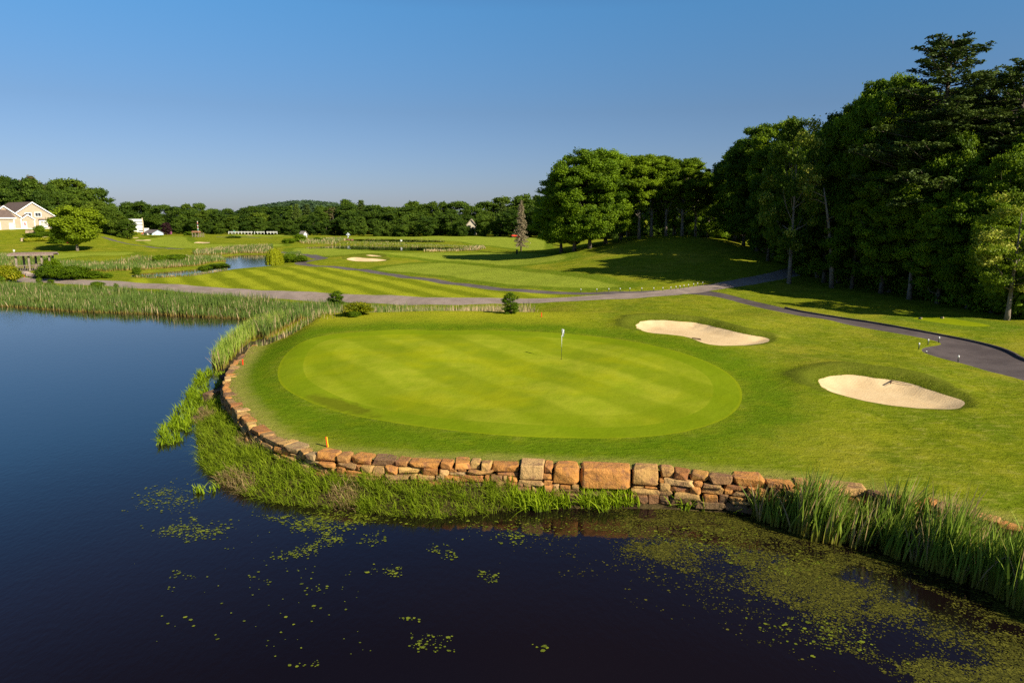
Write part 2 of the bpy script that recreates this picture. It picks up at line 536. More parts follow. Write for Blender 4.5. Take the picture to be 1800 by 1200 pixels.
# ------------------------------------------------------------------ materials
class NT:
    """small helper to write node trees"""
    def __init__(s, name):
        s.m = bpy.data.materials.new(name); s.m.use_nodes = True
        s.t = s.m.node_tree; s.t.nodes.clear()
        s.out = s.t.nodes.new('ShaderNodeOutputMaterial')
    def n(s, typ, **kw):
        nd = s.t.nodes.new(typ)
        for k, v in kw.items(): setattr(nd, k, v)
        return nd
    def l(s, a, b): s.t.links.new(a, b)
    def put(s, sock, val):
        if isinstance(val, bpy.types.NodeSocket): s.l(val, sock)
        elif isinstance(val, (tuple, list)) and len(val) == 3 and sock.type == 'RGBA': sock.default_value = (*val, 1)
        else: sock.default_value = val
    def math(s, op, a, b=0.0, c=None, clamp=False):
        nd = s.n('ShaderNodeMath', operation=op, use_clamp=clamp)
        s.put(nd.inputs[0], a); s.put(nd.inputs[1], b)
        if c is not None: s.put(nd.inputs[2], c)
        return nd.outputs[0]
    def mix(s, f, a, b, blend='MIX'):
        nd = s.n('ShaderNodeMix', data_type='RGBA', blend_type=blend)
        s.put(nd.inputs['Factor'], f); s.put(nd.inputs[6], a); s.put(nd.inputs[7], b)
        return nd.outputs[2]
    def noise(s, scale, vec=None, detail=3, rough=0.55, dist=0.0):
        nd = s.n('ShaderNodeTexNoise'); nd.inputs['Scale'].default_value = scale
        nd.inputs['Detail'].default_value = detail; nd.inputs['Roughness'].default_value = rough
        nd.inputs['Distortion'].default_value = dist
        if vec is not None: s.l(vec, nd.inputs['Vector'])
        return nd.outputs[0]
    def ramp(s, v, a, b):
        """a -> 0, b -> 1 smoothly"""
        nd = s.n('ShaderNodeMapRange', interpolation_type='SMOOTHSTEP')
        s.put(nd.inputs['Value'], v); nd.inputs['From Min'].default_value = min(a, b); nd.inputs['From Max'].default_value = max(a, b)
        if a > b: nd.inputs['To Min'].default_value = 1; nd.inputs['To Max'].default_value = 0
        return nd.outputs[0]
    def attr(s, name):
        nd = s.n('ShaderNodeAttribute'); nd.attribute_name = name; return nd.outputs['Fac']
    def pos(s, scale=(1,1,1), rz=0.0, obj=False):
        mp = s.n('ShaderNodeMapping')
        if obj: src = s.n('ShaderNodeTexCoord').outputs['Object']
        else: src = s.n('ShaderNodeNewGeometry').outputs['Position']
        s.l(src, mp.inputs['Vector']); mp.inputs['Scale'].default_value = scale; mp.inputs['Rotation'].default_value = (0, 0, rz)
        return mp.outputs[0]
    def bump(s, h, dist=0.02, strength=1.0):
        nd = s.n('ShaderNodeBump'); nd.inputs['Distance'].default_value = dist; nd.inputs['Strength'].default_value = strength
        s.l(h, nd.inputs['Height']); return nd.outputs[0]
    def principled(s, col, rough=0.8, spec=0.3, normal=None, **kw):
        p = s.n('ShaderNodeBsdfPrincipled')
        s.put(p.inputs['Base Color'], col); s.put(p.inputs['Roughness'], rough); p.inputs['Specular IOR Level'].default_value = spec
        if normal is not None: s.l(normal, p.inputs['Normal'])
        for k, v in kw.items(): s.put(p.inputs[k], v)
        s.l(p.outputs[0], s.out.inputs[0]); return p

def simple_mat(name, col, rough=0.7, vary=0.15, scale=3.0, spec=0.3, bump=0.0, col2=None, metal=0.0):
    t = NT(name)
    n1 = t.noise(scale, t.pos(obj=True), 4)
    c2 = col2 if col2 else tuple(c*(1-2*vary) for c in col)
    c = t.mix(t.ramp(n1, 0.3, 0.7), c2, col)
    nm = t.bump(t.noise(scale*4, t.pos(obj=True), 4), bump) if bump else None
    p = t.principled(c, rough, spec, nm)
    p.inputs['Metallic'].default_value = metal
    return t.m

def grass_mat(name, mode):
    t = NT(name)
    P = t.pos()
    big = t.noise(0.11, P, 3); mid = t.noise(0.55, P, 4, 0.6); fine = t.noise(3.2, t.pos((1, 2.1, 1), .5), 5, 0.7)
    vfine = t.noise(14, P, 3, 0.7)
    sg, ss, sm, sb, sw = (t.attr(k) for k in ('sd_green', 'sd_strip', 'sd_smooth', 'sd_bunk', 'sd_wall'))
    wob = t.math('MULTIPLY', t.math('SUBTRACT', mid, 0.5), 1.6)
    # mowing direction wave shared by green and fairway
    def wave(period, rz, phase=0.0, sharp=0.35, warp=0.5):
        v = t.n('ShaderNodeSeparateXYZ'); t.l(t.pos(rz=rz), v.inputs[0])
        x = t.math('ADD', v.outputs[0], t.math('MULTIPLY', t.math('SUBTRACT', big, 0.5), warp*4))
        w = t.math('SINE', t.math('ADD', t.math('MULTIPLY', x, 2*math.pi/period), phase))
        return t.ramp(w, -sharp, sharp)
    if mode == 'green':
        a = (0.285, 0.312, 0.022); b = (0.210, 0.262, 0.012)
        c = t.mix(t.ramp(mid, .3, .7), b, a)
        st = wave(5.0, math.radians(-36), .6, .5, .12)
        c = t.mix(t.math('MULTIPLY', st, .60), c, (0.140, 0.190, 0.006))
        c = t.mix(t.math('MULTIPLY', t.ramp(t.noise(.28, P, 3), .45, .7), .4), c, (0.324, 0.324, 0.0048))
        # ring mown at the edge, and the outer collar
        wsg = t.math('ADD', sg, t.math('MULTIPLY', wob, .06))
        right = t.ramp(t.n('ShaderNodeSeparateXYZ').outputs[0], 0, 1)
        ring = t.math('MULTIPLY', t.ramp(wsg, -1.60, -1.48), .75)
        c = t.mix(ring, c, (0.135, 0.200, 0.0048))
        ring2 = t.math('MULTIPLY', t.math('MULTIPLY', t.ramp(wsg, -3.4, -3.2), t.ramp(wsg, -1.45, -1.7)), .30)
        c = t.mix(ring2, c, (0.130, 0.184, 0.0032))
        edge = t.math('MULTIPLY', t.ramp(wsg, -.18, -.06), .35)
        c = t.mix(edge, c, (0.270, 0.292, 0.0064))
        # scuffed dark patch on the near left
        g = t.n('ShaderNodeSeparateXYZ'); t.l(t.pos(), g.inputs[0])
        px = t.math('SUBTRACT', g.outputs[0], PATCH[0]); py = t.math('SUBTRACT', g.outputs[1], PATCH[1])
        ca, sa = math.cos(PATCH[2]), math.sin(PATCH[2])
        ax = t.math('ADD', t.math('MULTIPLY', px, ca), t.math('MULTIPLY', py, sa))
        ay = t.math('SUBTRACT', t.math('MULTIPLY', py, ca), t.math('MULTIPLY', px, sa))
        r = t.math('SQRT', t.math('ADD', t.math('POWER', t.math('DIVIDE', ax, 3.6), 2), t.math('POWER', t.math('DIVIDE', ay, .85), 2)))
        r = t.math('ADD', r, t.math('MULTIPLY', t.math('SUBTRACT', t.noise(1.6, P, 4, .7), .5), 1.5))
        c = t.mix(t.math('MULTIPLY', t.ramp(r, 1.05, .4), .8), c, (0.092, 0.103, 0.0072))
        c = t.mix(t.math('MULTIPLY', fine, .25), c, (0.162, 0.205, 0.0032))
        bmp = t.bump(t.math('ADD', t.math('MULTIPLY', fine, .5), t.math('MULTIPLY', mid, 1.5)), 0.05)
    else:
        a = (0.232, 0.250, 0.012); b = (0.128, 0.165, 0.007); d = (0.275, 0.255, 0.022)
        c = t.mix(t.ramp(mid, .25, .75), b, a)
        c = t.mix(t.math('MULTIPLY', t.ramp(big, .48, .66), .75), c, d)
        c = t.mix(t.math('MULTIPLY', t.ramp(t.noise(.3, P, 4), .45, .66), .65), c, (0.105, 0.160, 0.008))
        stc = t.mix(wave(4.9, math.radians(-30), 0.8, .8, .5), (0.300, 0.320, 0.018), (0.150, 0.182, 0.008))
        stc = t.mix(t.math('MULTIPLY', mid, .4), stc, (0.205, 0.240, 0.012))
        wss = t.math('ADD', ss, t.math('MULTIPLY', wob, .5))
        c = t.mix(t.ramp(wss, .8, -.8), c, stc)
        wsm = t.math('ADD', sm, t.math('MULTIPLY', wob, .6))
        c = t.mix(t.math('MULTIPLY', t.math('MULTIPLY', t.ramp(wsm, -1.5, .3), t.ramp(wsm, 3.6, 1.8)), .75), c, (0.085, 0.150, 0.008))
        smc = t.mix(t.ramp(mid, .3, .7), (0.190, 0.240, 0.022), (0.250, 0.295, 0.032))
        c = t.mix(t.ramp(wsm, .2, -1.2), c, smc)
        rg_ = t.math('MULTIPLY', t.ramp(wsm, -1.0, .2), t.ramp(wss, -.8, .8))
        rg = lambda k: t.math('MULTIPLY_ADD', rg_, k*.8, k*.2)
        # clumpy fine variation: tufts with dark and straw coloured patches
        cl = t.noise(1.35, t.pos((1, 1.9, 1), .35), 5, .68, .6)
        c = t.mix(t.math('MULTIPLY', t.ramp(cl, .50, .66), rg(.55)), c, (0.300, 0.285, 0.050))
        c = t.mix(t.math('MULTIPLY', t.ramp(cl, .46, .34), rg(.60)), c, (0.070, 0.100, 0.004))
        c = t.mix(t.math('MULTIPLY', t.ramp(fine, .42, .68), rg(.35)), c, (0.070, 0.100, 0.004))
        c = t.mix(t.math('MULTIPLY', t.ramp(vfine, .55, .75), rg(.40)), c, (0.31, 0.31, 0.06))
        # lush surround of the green
        wsg = t.math('ADD', sg, t.math('MULTIPLY', t.math('SUBTRACT', t.noise(.7, P, 4, .65), .5), 3.6))
        lush = t.mix(t.ramp(fine, .3, .7), (0.062, 0.122, 0.003), (0.110, 0.180, 0.006))
        lush = t.mix(t.math('MULTIPLY', t.ramp(t.noise(.9, P, 3, .6), .5, .7), .5), lush, (0.155, 0.200, 0.006))
        gy = t.n('ShaderNodeSeparateXYZ'); t.l(P, gy.inputs[0])
        crest = t.math('MULTIPLY', t.math('MULTIPLY', t.ramp(gy.outputs[1], 54, 58), t.ramp(gy.outputs[1], 72, 66)), t.ramp(gy.outputs[0], 9, 3))
        c = t.mix(t.math('MULTIPLY', crest, .7), c, (0.300, 0.300, 0.015))
        c = t.mix(t.math('MULTIPLY', t.math('MULTIPLY', t.ramp(wsg, 5.6, 1.2), t.ramp(wsg, -1.8, 1.4)), .88), c, lush)
        mid_ring = t.math('MULTIPLY', t.ramp(wsg, 7.0, 4.5), t.ramp(wsg, 2.5, 4.5))
        c = t.mix(t.math('MULTIPLY', mid_ring, .35), c, (0.165, 0.205, 0.008))
        # dark longer grass round the bunkers
        wsb = t.math('ADD', sb, t.math('MULTIPLY', wob, 1.0))
        c = t.mix(t.math('MULTIPLY', t.ramp(wsb, 2.1, 1.5), .8), c, t.mix(fine, (0.045, 0.075, 0.004), (0.145, 0.150, 0.02)))
        # worn dry strip along the wall
        wsw = t.math('ADD', sw, t.math('MULTIPLY', t.math('SUBTRACT', t.noise(1.8, P, 5, .7), .5), 1.3))
        c = t.mix(t.math('MULTIPLY', t.ramp(wsw, 1.7, .5), .8), c, (0.270, 0.250, 0.055))
        c = t.mix(t.math('MULTIPLY', t.ramp(wsw, .60, .28), .75), c, (0.30, 0.205, 0.085))
        bmp = t.bump(t.math('ADD', t.math('ADD', fine, t.math('MULTIPLY', vfine, .45)), t.math('MULTIPLY', cl, 1.4)), 0.07)
    t.principled(c, 0.9, 0.0, bmp)
    return t.m

_pc = march([(598,712)], hb)[0]; _pd = march([(520,688), (665,730)], hb)
PATCH = (_pc[0], _pc[1], math.atan2(_pd[1][1]-_pd[0][1], _pd[1][0]-_pd[0][0]))
M_rough = grass_mat('grass_rough', 'rough')
M_green = grass_mat('grass_green', 'green')

def sand_mat():
    t = NT('sand'); P = t.pos()
    c = t.mix(t.ramp(t.noise(.9, P, 4), .3, .7), (0.60, 0.435, 0.235), (0.68, 0.51, 0.29))
    c = t.mix(t.math('MULTIPLY', t.noise(25, P, 3, .8), .35), c, (0.45, 0.31, 0.17))
    wv = t.n('ShaderNodeTexWave'); wv.inputs['Scale'].default_value = 3.2; wv.inputs['Distortion'].default_value = 2.5; wv.inputs['Detail'].default_value = 2; t.l(t.pos((.5, 1, 1), .5), wv.inputs['Vector'])
    h = t.math('ADD', t.noise(3.5, t.pos((1, 2.5, 1)), 4, .6), t.math('ADD', t.math('MULTIPLY', t.noise(22, P, 2), .3), t.math('MULTIPLY', wv.outputs['Fac'], .05)))
    t.principled(c, .9, .1, t.bump(h, .03)); return t.m
M_sand = sand_mat()

def asphalt_mat(name, a, b):
    t = NT(name); P = t.pos()
    c = t.mix(t.ramp(t.noise(.5, P, 5, .65), .35, .65), a, b)
    c = t.mix(t.math('MULTIPLY', t.ramp(t.noise(30, P, 3, .8), .4, .7), .35), c, tuple(x*1.5 for x in b))
    t.principled(c, .9, .2, t.bump(t.noise(45, P, 3), .01)); return t.m
M_road = asphalt_mat('road_asphalt', (0.20, 0.155, 0.125), (0.275, 0.215, 0.18))
M_path = asphalt_mat('path_asphalt', (0.080, 0.066, 0.060), (0.125, 0.103, 0.095))
M_apron = asphalt_mat('apron_asphalt', (0.060, 0.046, 0.045), (0.098, 0.078, 0.074))

def bank_mat():
    t = NT('bank_soil'); P = t.pos()
    c = t.mix(t.ramp(t.noise(1.1, P, 5, .65), .35, .65), (0.035, 0.020, 0.010), (0.085, 0.062, 0.020))
    t.principled(c, .9, .2, t.bump(t.noise(6, P, 5, .7), .12)); return t.m
M_bank = bank_mat()

def water_mat():
    t = NT('pond_water'); P = t.pos()
    rip = t.math('ADD', t.noise(5.5, t.pos((1, .55, 1), .6), 3, .55), t.math('MULTIPLY', t.noise(1.1, P, 2), .8))
    bm = t.bump(rip, 0.004, 1.0)
    col = t.mix(t.ramp(t.noise(.05, P, 2), .35, .65), (0.0042, 0.0022, 0.0030), (0.0065, 0.0032, 0.0030))
    p = t.principled(col, .035, .5, bm); p.inputs['IOR'].default_value = 1.47
    return t.m
M_water = water_mat()

def stone_mat():
    t = NT('sandstone'); ti = t.attr('tint'); P = t.pos()
    r = t.n('ShaderNodeValToRGB'); t.l(ti, r.inputs[0]); e = r.color_ramp.elements
    e[0].position = 0; e[0].color = (0.46, 0.20, 0.055, 1); e[1].position = 1; e[1].color = (0.56, 0.34, 0.13, 1)
    for p_, c_ in ((.2, (0.50, 0.225, 0.05, 1)), (.35, (0.27, 0.11, 0.035, 1)), (.5, (0.52, 0.32, 0.10, 1)), (.65, (0.17, 0.095, 0.05, 1)), (.8, (0.46, 0.235, 0.055, 1)), (.9, (0.34, 0.235, 0.11, 1))):
        x = e.new(p_); x.color = c_
    c = t.mix(1.0, r.outputs[0], (0.82, 0.82, 0.82), 'MULTIPLY')
    c = t.mix(t.math('MULTIPLY', t.ramp(t.noise(2.6, P, 5, .65, .5), .45, .7), .75), r.outputs[0], (0.17, 0.075, 0.05))
    c = t.mix(t.math('MULTIPLY', t.ramp(t.noise(9, P, 4, .7), .5, .75), .55), c, (0.60, 0.36, 0.11))
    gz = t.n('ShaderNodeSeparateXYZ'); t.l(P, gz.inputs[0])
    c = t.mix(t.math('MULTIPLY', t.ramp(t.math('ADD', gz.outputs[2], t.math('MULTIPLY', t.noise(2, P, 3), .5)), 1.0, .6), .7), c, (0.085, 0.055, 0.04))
    h = t.math('ADD', t.noise(3, P, 5, .65), t.math('MULTIPLY', t.noise(16, P, 4, .7), .3))
    t.principled(c, .85, .25, t.bump(h, .09)); return t.m
M_stone = stone_mat()

def leaf_mat(name, dark, light, accent=None, trans=.40, rough=.55, base=None, accent_lim=(.82, .9)):
    """tint varies per clump and leaf; 'hgt' colours the base of stems"""
    t = NT(name); ti = t.attr('tint')
    oi = t.n('ShaderNodeObjectInfo').outputs['Random']
    v = t.math('ADD', ti, t.math('MULTIPLY', t.math('SUBTRACT', oi, .5), .55), clamp=True)
    c = t.mix(v, dark, light)
    if accent: c = t.mix(t.ramp(ti, *accent_lim), c, accent)
    if base: c = t.mix(t.ramp(t.attr('hgt'), .45, .02), c, base)
    p = t.n('ShaderNodeBsdfPrincipled'); t.put(p.inputs['Base Color'], c); p.inputs['Roughness'].default_value = rough
    p.inputs['Specular IOR Level'].default_value = .14
    tr = t.n('ShaderNodeBsdfTranslucent'); t.put(tr.inputs['Color'], t.mix(.5, c, t.mix(v, tuple(x*1.4 for x in dark), (light[0]*1.5, light[1]*1.35, light[2]*.6))))
    mx = t.n('ShaderNodeMixShader'); mx.inputs[0].default_value = trans
    t.l(p.outputs[0], mx.inputs[1]); t.l(tr.outputs[0], mx.inputs[2]); t.l(mx.outputs[0], t.out.inputs[0])
    return t.m

M_oak = leaf_mat('leaf_oak', (0.040, 0.090, 0.003), (0.205, 0.320, 0.010))
M_mid = leaf_mat('leaf_maple', (0.045, 0.095, 0.003), (0.215, 0.315, 0.010))
M_far = leaf_mat('leaf_far', (0.030, 0.066, 0.007), (0.120, 0.190, 0.016))
M_farlight = leaf_mat('leaf_far_light', (0.050, 0.095, 0.006), (0.160, 0.225, 0.018))
M_farbrown = leaf_mat('leaf_far_brown', (0.080, 0.083, 0.0120), (0.200, 0.175, 0.0750))
M_woods = leaf_mat('leaf_woods', (0.036, 0.080, 0.003), (0.235, 0.350, 0.016))
M_locust = leaf_mat('leaf_locust', (0.060, 0.110, 0.005), (0.24, 0.33, 0.02), accent=(0.50, 0.50, 0.08), accent_lim=(.62, .78))
M_needle = leaf_mat('needles', (0.034, 0.060, 0.012), (0.115, 0.165, 0.024), trans=.12)
M_lime = leaf_mat('leaf_lime', (0.150, 0.190, 0.004), (0.380, 0.410, 0.012))
M_lone = leaf_mat('leaf_lone', (0.085, 0.135, 0.004), (0.235, 0.315, 0.010))
M_hillwood_haze = leaf_mat('leaf_hill_haze', (0.030, 0.060, 0.026), (0.075, 0.125, 0.052))  # bluish distance haze is put into this leaf colour
M_purple = leaf_mat('leaf_purple', (0.025, 0.010, 0.0120), (0.060, 0.022, 0.0250), trans=.1)
M_pink = leaf_mat('leaf_pink', (0.350, 0.070, 0.2200), (0.620, 0.200, 0.4200), trans=.1)
M_shrub = leaf_mat('leaf_shrub', (0.055, 0.105, 0.0024), (0.165, 0.259, 0.0056))
M_yshrub = leaf_mat('leaf_yellow_shrub', (0.085, 0.121, 0.0024), (0.300, 0.319, 0.0056), accent=(0.500, 0.440, 0.0300))
M_reed = leaf_mat('reed', (0.130, 0.215, 0.020), (0.400, 0.500, 0.070), accent=(0.420, 0.300, 0.1500), trans=.3, base=(0.240, 0.200, 0.0300))
M_reedfar = leaf_mat('reed_far', (0.075, 0.125, 0.020), (0.175, 0.245, 0.045), accent=(0.480, 0.360, 0.2000), trans=.2, base=(0.260, 0.170, 0.0400))
M_bankgrass = leaf_mat('bank_grass', (0.100, 0.170, 0.004), (0.290, 0.370, 0.020), accent=(0.380, 0.260, 0.1200), trans=.3, base=(0.100, 0.090, 0.0200), accent_lim=(.93, .97))
M_emerg = leaf_mat('emergent_leaf', (0.130, 0.209, 0.0032), (0.320, 0.418, 0.0160), trans=.3, base=(0.100, 0.154, 0.0080))
M_lily = leaf_mat('lily_leaf', (0.075, 0.095, 0.008), (0.200, 0.235, 0.016), trans=.0, rough=.45)
M_alga = leaf_mat('algae_mat', (0.016, 0.018, 0.003), (0.115, 0.110, 0.012), trans=.0, rough=.6)
M_bark = simple_mat('bark', (0.16, 0.13, 0.10), .9, .25, 2.5, .1, .03)
M_barklight = simple_mat('bark_light', (0.27, 0.22, 0.17), .9, .2, 2.5, .1, .03)
M_dead = simple_mat('dead_wood', (0.25, 0.185, 0.13), .9, .2, 2, .1)
M_deadneedle = leaf_mat('dead_needles', (0.20, 0.165, 0.09), (0.38, 0.32, 0.19), trans=.05)

# ------------------------------------------------------------------ ground, green, bunkers, roads, water
G = build_ground()
def ground_obj(cls, name, mat, **kw):
    xyz, tri, A = G[cls]
    me = np_mesh(name, xyz, tri.ravel(), 3, A, smooth=True)
    # orient upwards and share one smooth shading across the joints
    n = len(me.polygons); nz = np.zeros(n*3); me.polygons.foreach_get('normal', nz)
    if (nz.reshape(-1, 3)[:,2] < 0).sum() > n/2: me.flip_normals()
    P = xyz[:,:2]; e = .12
    if cls != 1:
        side = 'in' if inside(P[:1]*1.0, PLATEAU)[0] and cls != 0 else None
        def zz(Q):
            return z_parts(Q)
        gx = (zz(P+[e,0])-zz(P-[e,0]))/(2*e); gy = (zz(P+[0,e])-zz(P-[0,e]))/(2*e)
        st = (np.abs(gx) > 1.2) | (np.abs(gy) > 1.2) | (A['sd_wall'] < .5)
        gx[st] = 0; gy[st] = 0
        N = np.stack([-gx, -gy, np.ones(len(gx))], 1); N /= np.linalg.norm(N, axis=1)[:,None]
        me.normals_split_custom_set_from_vertices([tuple(q) for q in N])
    o = link(name, me, None, mat)
    tag(o, **kw)
    return o
ground_obj(0, 'ground', M_rough, kind='structure', label='mown yellow green grass of the golf course around the green')
ground_obj(1, 'bank', M_bank, kind='structure', label='dark muddy bank at the foot of the stone wall')
ground_obj(2, 'putting_green', M_green, kind='structure', label='pale close mown oval green with the white flag')
ground_obj(3, 'road', M_road, kind='structure', label='pinkish grey service road crossing behind the pond')
ground_obj(4, 'path', M_path, kind='structure', label='narrow dark winding cart path beyond the road')
ground_obj(5, 'path', M_path, kind='structure', label='dark cart path on the slope by the lone round tree')
ground_obj(6, 'path', M_path, kind='structure', label='thin dark path across the far fairways')
ground_obj(7, 'path', M_apron, kind='structure', label='dark cart path that widens near the woods')
ground_obj(8, 'tee', M_green, kind='structure', label='small flat mown tee beside the shaded woods')
BL = ['pale sand bunker behind the flag, long and kidney shaped', 'pale sand bunker with a rake, nearest the widening cart path',
      'wide sand bunker in the low swell by the winding path', 'small sand bunker just above the wide one in the swell',
      'far thin sand bunker below the grey roofed shed', 'far sand bunker by the totem pole shelter', 'tiny far sand strip under the hill woods',
      'sliver of sand beside the far white flag and timber shelter', 'tiny far sand bunker before the long white fence']
for i in range(9):
    if 20+i in G: ground_obj(20+i, 'bunker', M_sand, kind='structure', label=BL[i])

def flat_poly(name, poly, z, mat, label):
    r = delaunay_2d_cdt([Vector(p) for p in poly.tolist()], [(i, (i+1) % len(poly)) for i in range(len(poly))], [], 1, 1e-4)
    me = bpy.data.meshes.new(name); me.from_pydata([(p[0], p[1], z) for p in r[0]], [], [tuple(f) for f in r[2]]); me.update()
    if me.polygons and me.polygons[0].normal.z < 0: me.flip_normals()
    o = link(name, me, None, mat); tag(o, label, kind='structure'); return o
def grow(P, d):
    T = np.roll(P, -1, 0)-np.roll(P, 1, 0); T /= np.linalg.norm(T, axis=1)[:,None]+1e-9
    N = np.stack([T[:,1], -T[:,0]], 1)
    A = .5*np.sum(P[:,0]*np.roll(P[:,1], -1)-np.roll(P[:,0], -1)*P[:,1])
    return P + N*d*(1 if A > 0 else -1)
wp = np.array([[-420,-120],[160,-120],[160,18],[60,18],[30,30],[26,58],[-20,66],[-30,84],[-120,104],[-420,120]], float)
flat_poly('water', wp, 0.0, M_water, 'deep blue black pond below the stone wall')
flat_poly('water', grow(POND2, 1.0), 1.0, M_water, 'small reflecting pond beside the yellow willow')
flat_poly('water', grow(POND3, 1.0), 1.4, M_water, 'narrow dark pond beyond the double bunker')
flat_poly('water', grow(POND4, 1.0), 2.0, M_water, 'thin far pond strip beside the fountain')

# raised asphalt kerb on the far side of the widening path
kx = MB(); Kp = KERB; 
for i in range(len(Kp)-1):
    d = Kp[i+1]-Kp[i]; d /= np.linalg.norm(d); n_ = np.array([-d[1], d[0]])
    a, b = Kp[i], Kp[i+1]
    za, zb = H1(*a), H1(*b)
    vs = []
    for (q, z) in ((a, za), (b, zb)):
        vs += [(q[0]-n_[0]*.13, q[1]-n_[1]*.13, z-.1), (q[0]+n_[0]*.13, q[1]+n_[1]*.13, z-.1), (q[0]+n_[0]*.07, q[1]+n_[1]*.07, z+.14), (q[0]-n_[0]*.07, q[1]-n_[1]*.07, z+.14)]
    kx.add(vs, [(0,4,7,3),(3,7,6,2),(2,6,5,1)] + ([(0,3,2,1)] if i == 0 else []) + ([(4,5,6,7)] if i == len(Kp)-2 else []))
o = kx.build('kerb', M_apron); tag(o, 'dark raised kerb along the widening cart path', kind='structure')

# ------------------------------------------------------------------ foliage meshes
def unit(n, r):
    d = r.normal(size=(n, 3)); return d/np.linalg.norm(d, axis=1)[:,None]

def leaf_cards(cen, nrm, size, r, aspect=1.0, tint=None, along=None):
    """one five-cornered leaf spray at each point, slightly folded"""
    n = len(cen)
    if along is None: along = unit(n, r)
    t = np.cross(nrm, along); t /= np.linalg.norm(t, axis=1)[:,None]+1e-9
    b = np.cross(nrm, t)
    s = (size*r.uniform(.6, 1.3, n))[:,None]
    w = s*aspect
    k = [(-.5, 0, 0), (-.12, .5, .10), (.45, .33, -.05), (.55, -.25, .06), (-.1, -.52, -.04)]
    V = np.stack([cen + b*s*a + t*w*c + nrm*s*h for a, c, h in k], 1).reshape(-1, 3)
    F = np.arange(n*5)
    T = np.repeat(tint if tint is not None else r.uniform(0, 1, n), 5)
    return V, F, T

def crown(name, H, W, r, puffs=70, leaves=28000, leaf=.30, low=.16, top_pow=1.0, shape='round', psz=1.0):
    """crown made of many leafy clumps at the ends of limbs; returns mesh, clump centres"""
    C = []; R = []
    while len(C) < puffs:
        z = r.uniform(0, 1)
        if shape == 'round': prof = math.sqrt(max(0, 1-((z-.46)/.56)**2))
        elif shape == 'column': prof = min(1, 1.6*(1-z)**.6)*min(1, .55+z*1.5)
        elif shape == 'flat': prof = math.sqrt(max(0, 1-((z-.55)/.5)**2))
        elif shape == 'cone': prof = max(.06, 1-z)**.85
        prof = max(prof, .08)
        a = r.uniform(0, 2*math.pi); q = r.uniform(.25, 1)**.45
        rad = q*prof*W/2*.84*(1+.13*math.sin(a*3+z*5)+.09*math.sin(a*5-z*9))
        zz = H*(low + (1-low)*z*.94) 
        pr = W*r.uniform(.05, .125)*(0.75+.35*prof)*psz
        C.append((rad*math.cos(a), rad*math.sin(a), zz)); R.append(pr)
    C = np.array(C); R = np.array(R)
    wts = R**2; n_i = np.maximum(20, (leaves*wts/wts.sum()).astype(int))
    idx = np.repeat(np.arange(puffs), n_i); n = len(idx)
    d = unit(n, r); d[:,2] = d[:,2]*.8 + .28
    u = r.uniform(.45, 1.05, n)*np.where(r.uniform(size=n) < .14, 1.3, 1)
    cen = C[idx] + d*(R[idx]*u)[:,None]*np.array([1.08, 1.08, .78])
    cen[:,2] = np.maximum(cen[:,2], H*low*.4)
    ctr = np.array([0, 0, H*.45])
    outw = cen-ctr; outw /= np.linalg.norm(outw, axis=1)[:,None]+1e-9
    nrm = d*.5 + outw*.25 + unit(n, r)*.85 + np.array([0, 0, .25]); nrm /= np.linalg.norm(nrm, axis=1)[:,None]
    tp = r.uniform(0, 1, puffs)
    tint = np.clip(.6*tp[idx] + .4*r.uniform(0, 1, n), 0, 1)
    V, F, T = leaf_cards(cen, nrm, leaf, r, .8, tint)
    return np_mesh(name, V, F, 5, {'tint': T}), C

def trunk_mesh(name, H, r, C=None, r0=.32, bend=.35, limbs=16, top=.82, n=8):
    m = MB()
    ph = r.uniform(0, 6.28); pts = []; rad = []
    for i in range(9):
        t = i/8; pts.append(Vector((bend*math.sin(ph+t*2.2)*t, bend*math.cos(ph*1.7+t*2.0)*t, H*top*t - (.4 if i == 0 else 0))))
        rad.append(r0*(1.35 if i == 0 else 1.05-.9*t))
    m.tube(pts, rad, n)
    if C is not None and len(C):
        sel = r.permutation(len(C))[:limbs]
        for k in sel:
            c = Vector(C[k]); z = min(c.z*.78, H*top*.9)*r.uniform(.62, .95); t = z/(H*top)
            i = min(7, int(t*8)); s = pts[i].lerp(pts[i+1], t*8-i)
            mid = s.lerp(c, .5) + Vector((0, 0, -.04*H*r.uniform(0, 1)))
            rr = max(.03, (1.0-.85*t)*r0*.42)
            m.tube([s, s.lerp(mid, .5), mid, c], [rr, rr*.8, rr*.6, rr*.2], 5, cap=False)
    return m

def tree_proto(kind, H, W, seed, leafmat, barkmat, **kw):
    r = np.random.default_rng(seed)
    r0 = kw.pop('r0', H*.017); limbs = kw.pop('limbs', 16); bend = kw.pop('bend', .35); tr_n = kw.pop('trn', 8)
    me, C = crown(kind+'_crown', H, W, r, **kw)
    me.materials.append(leafmat)
    tm = trunk_mesh(kind+'_trunk', H, r, C, r0, bend, limbs, n=tr_n)
    to = tm.build('trunk', barkmat, None, smooth=True)
    tme = to.data; bpy.data.objects.remove(to)
    return dict(crown=me, trunk=tme, H=H, W=W)

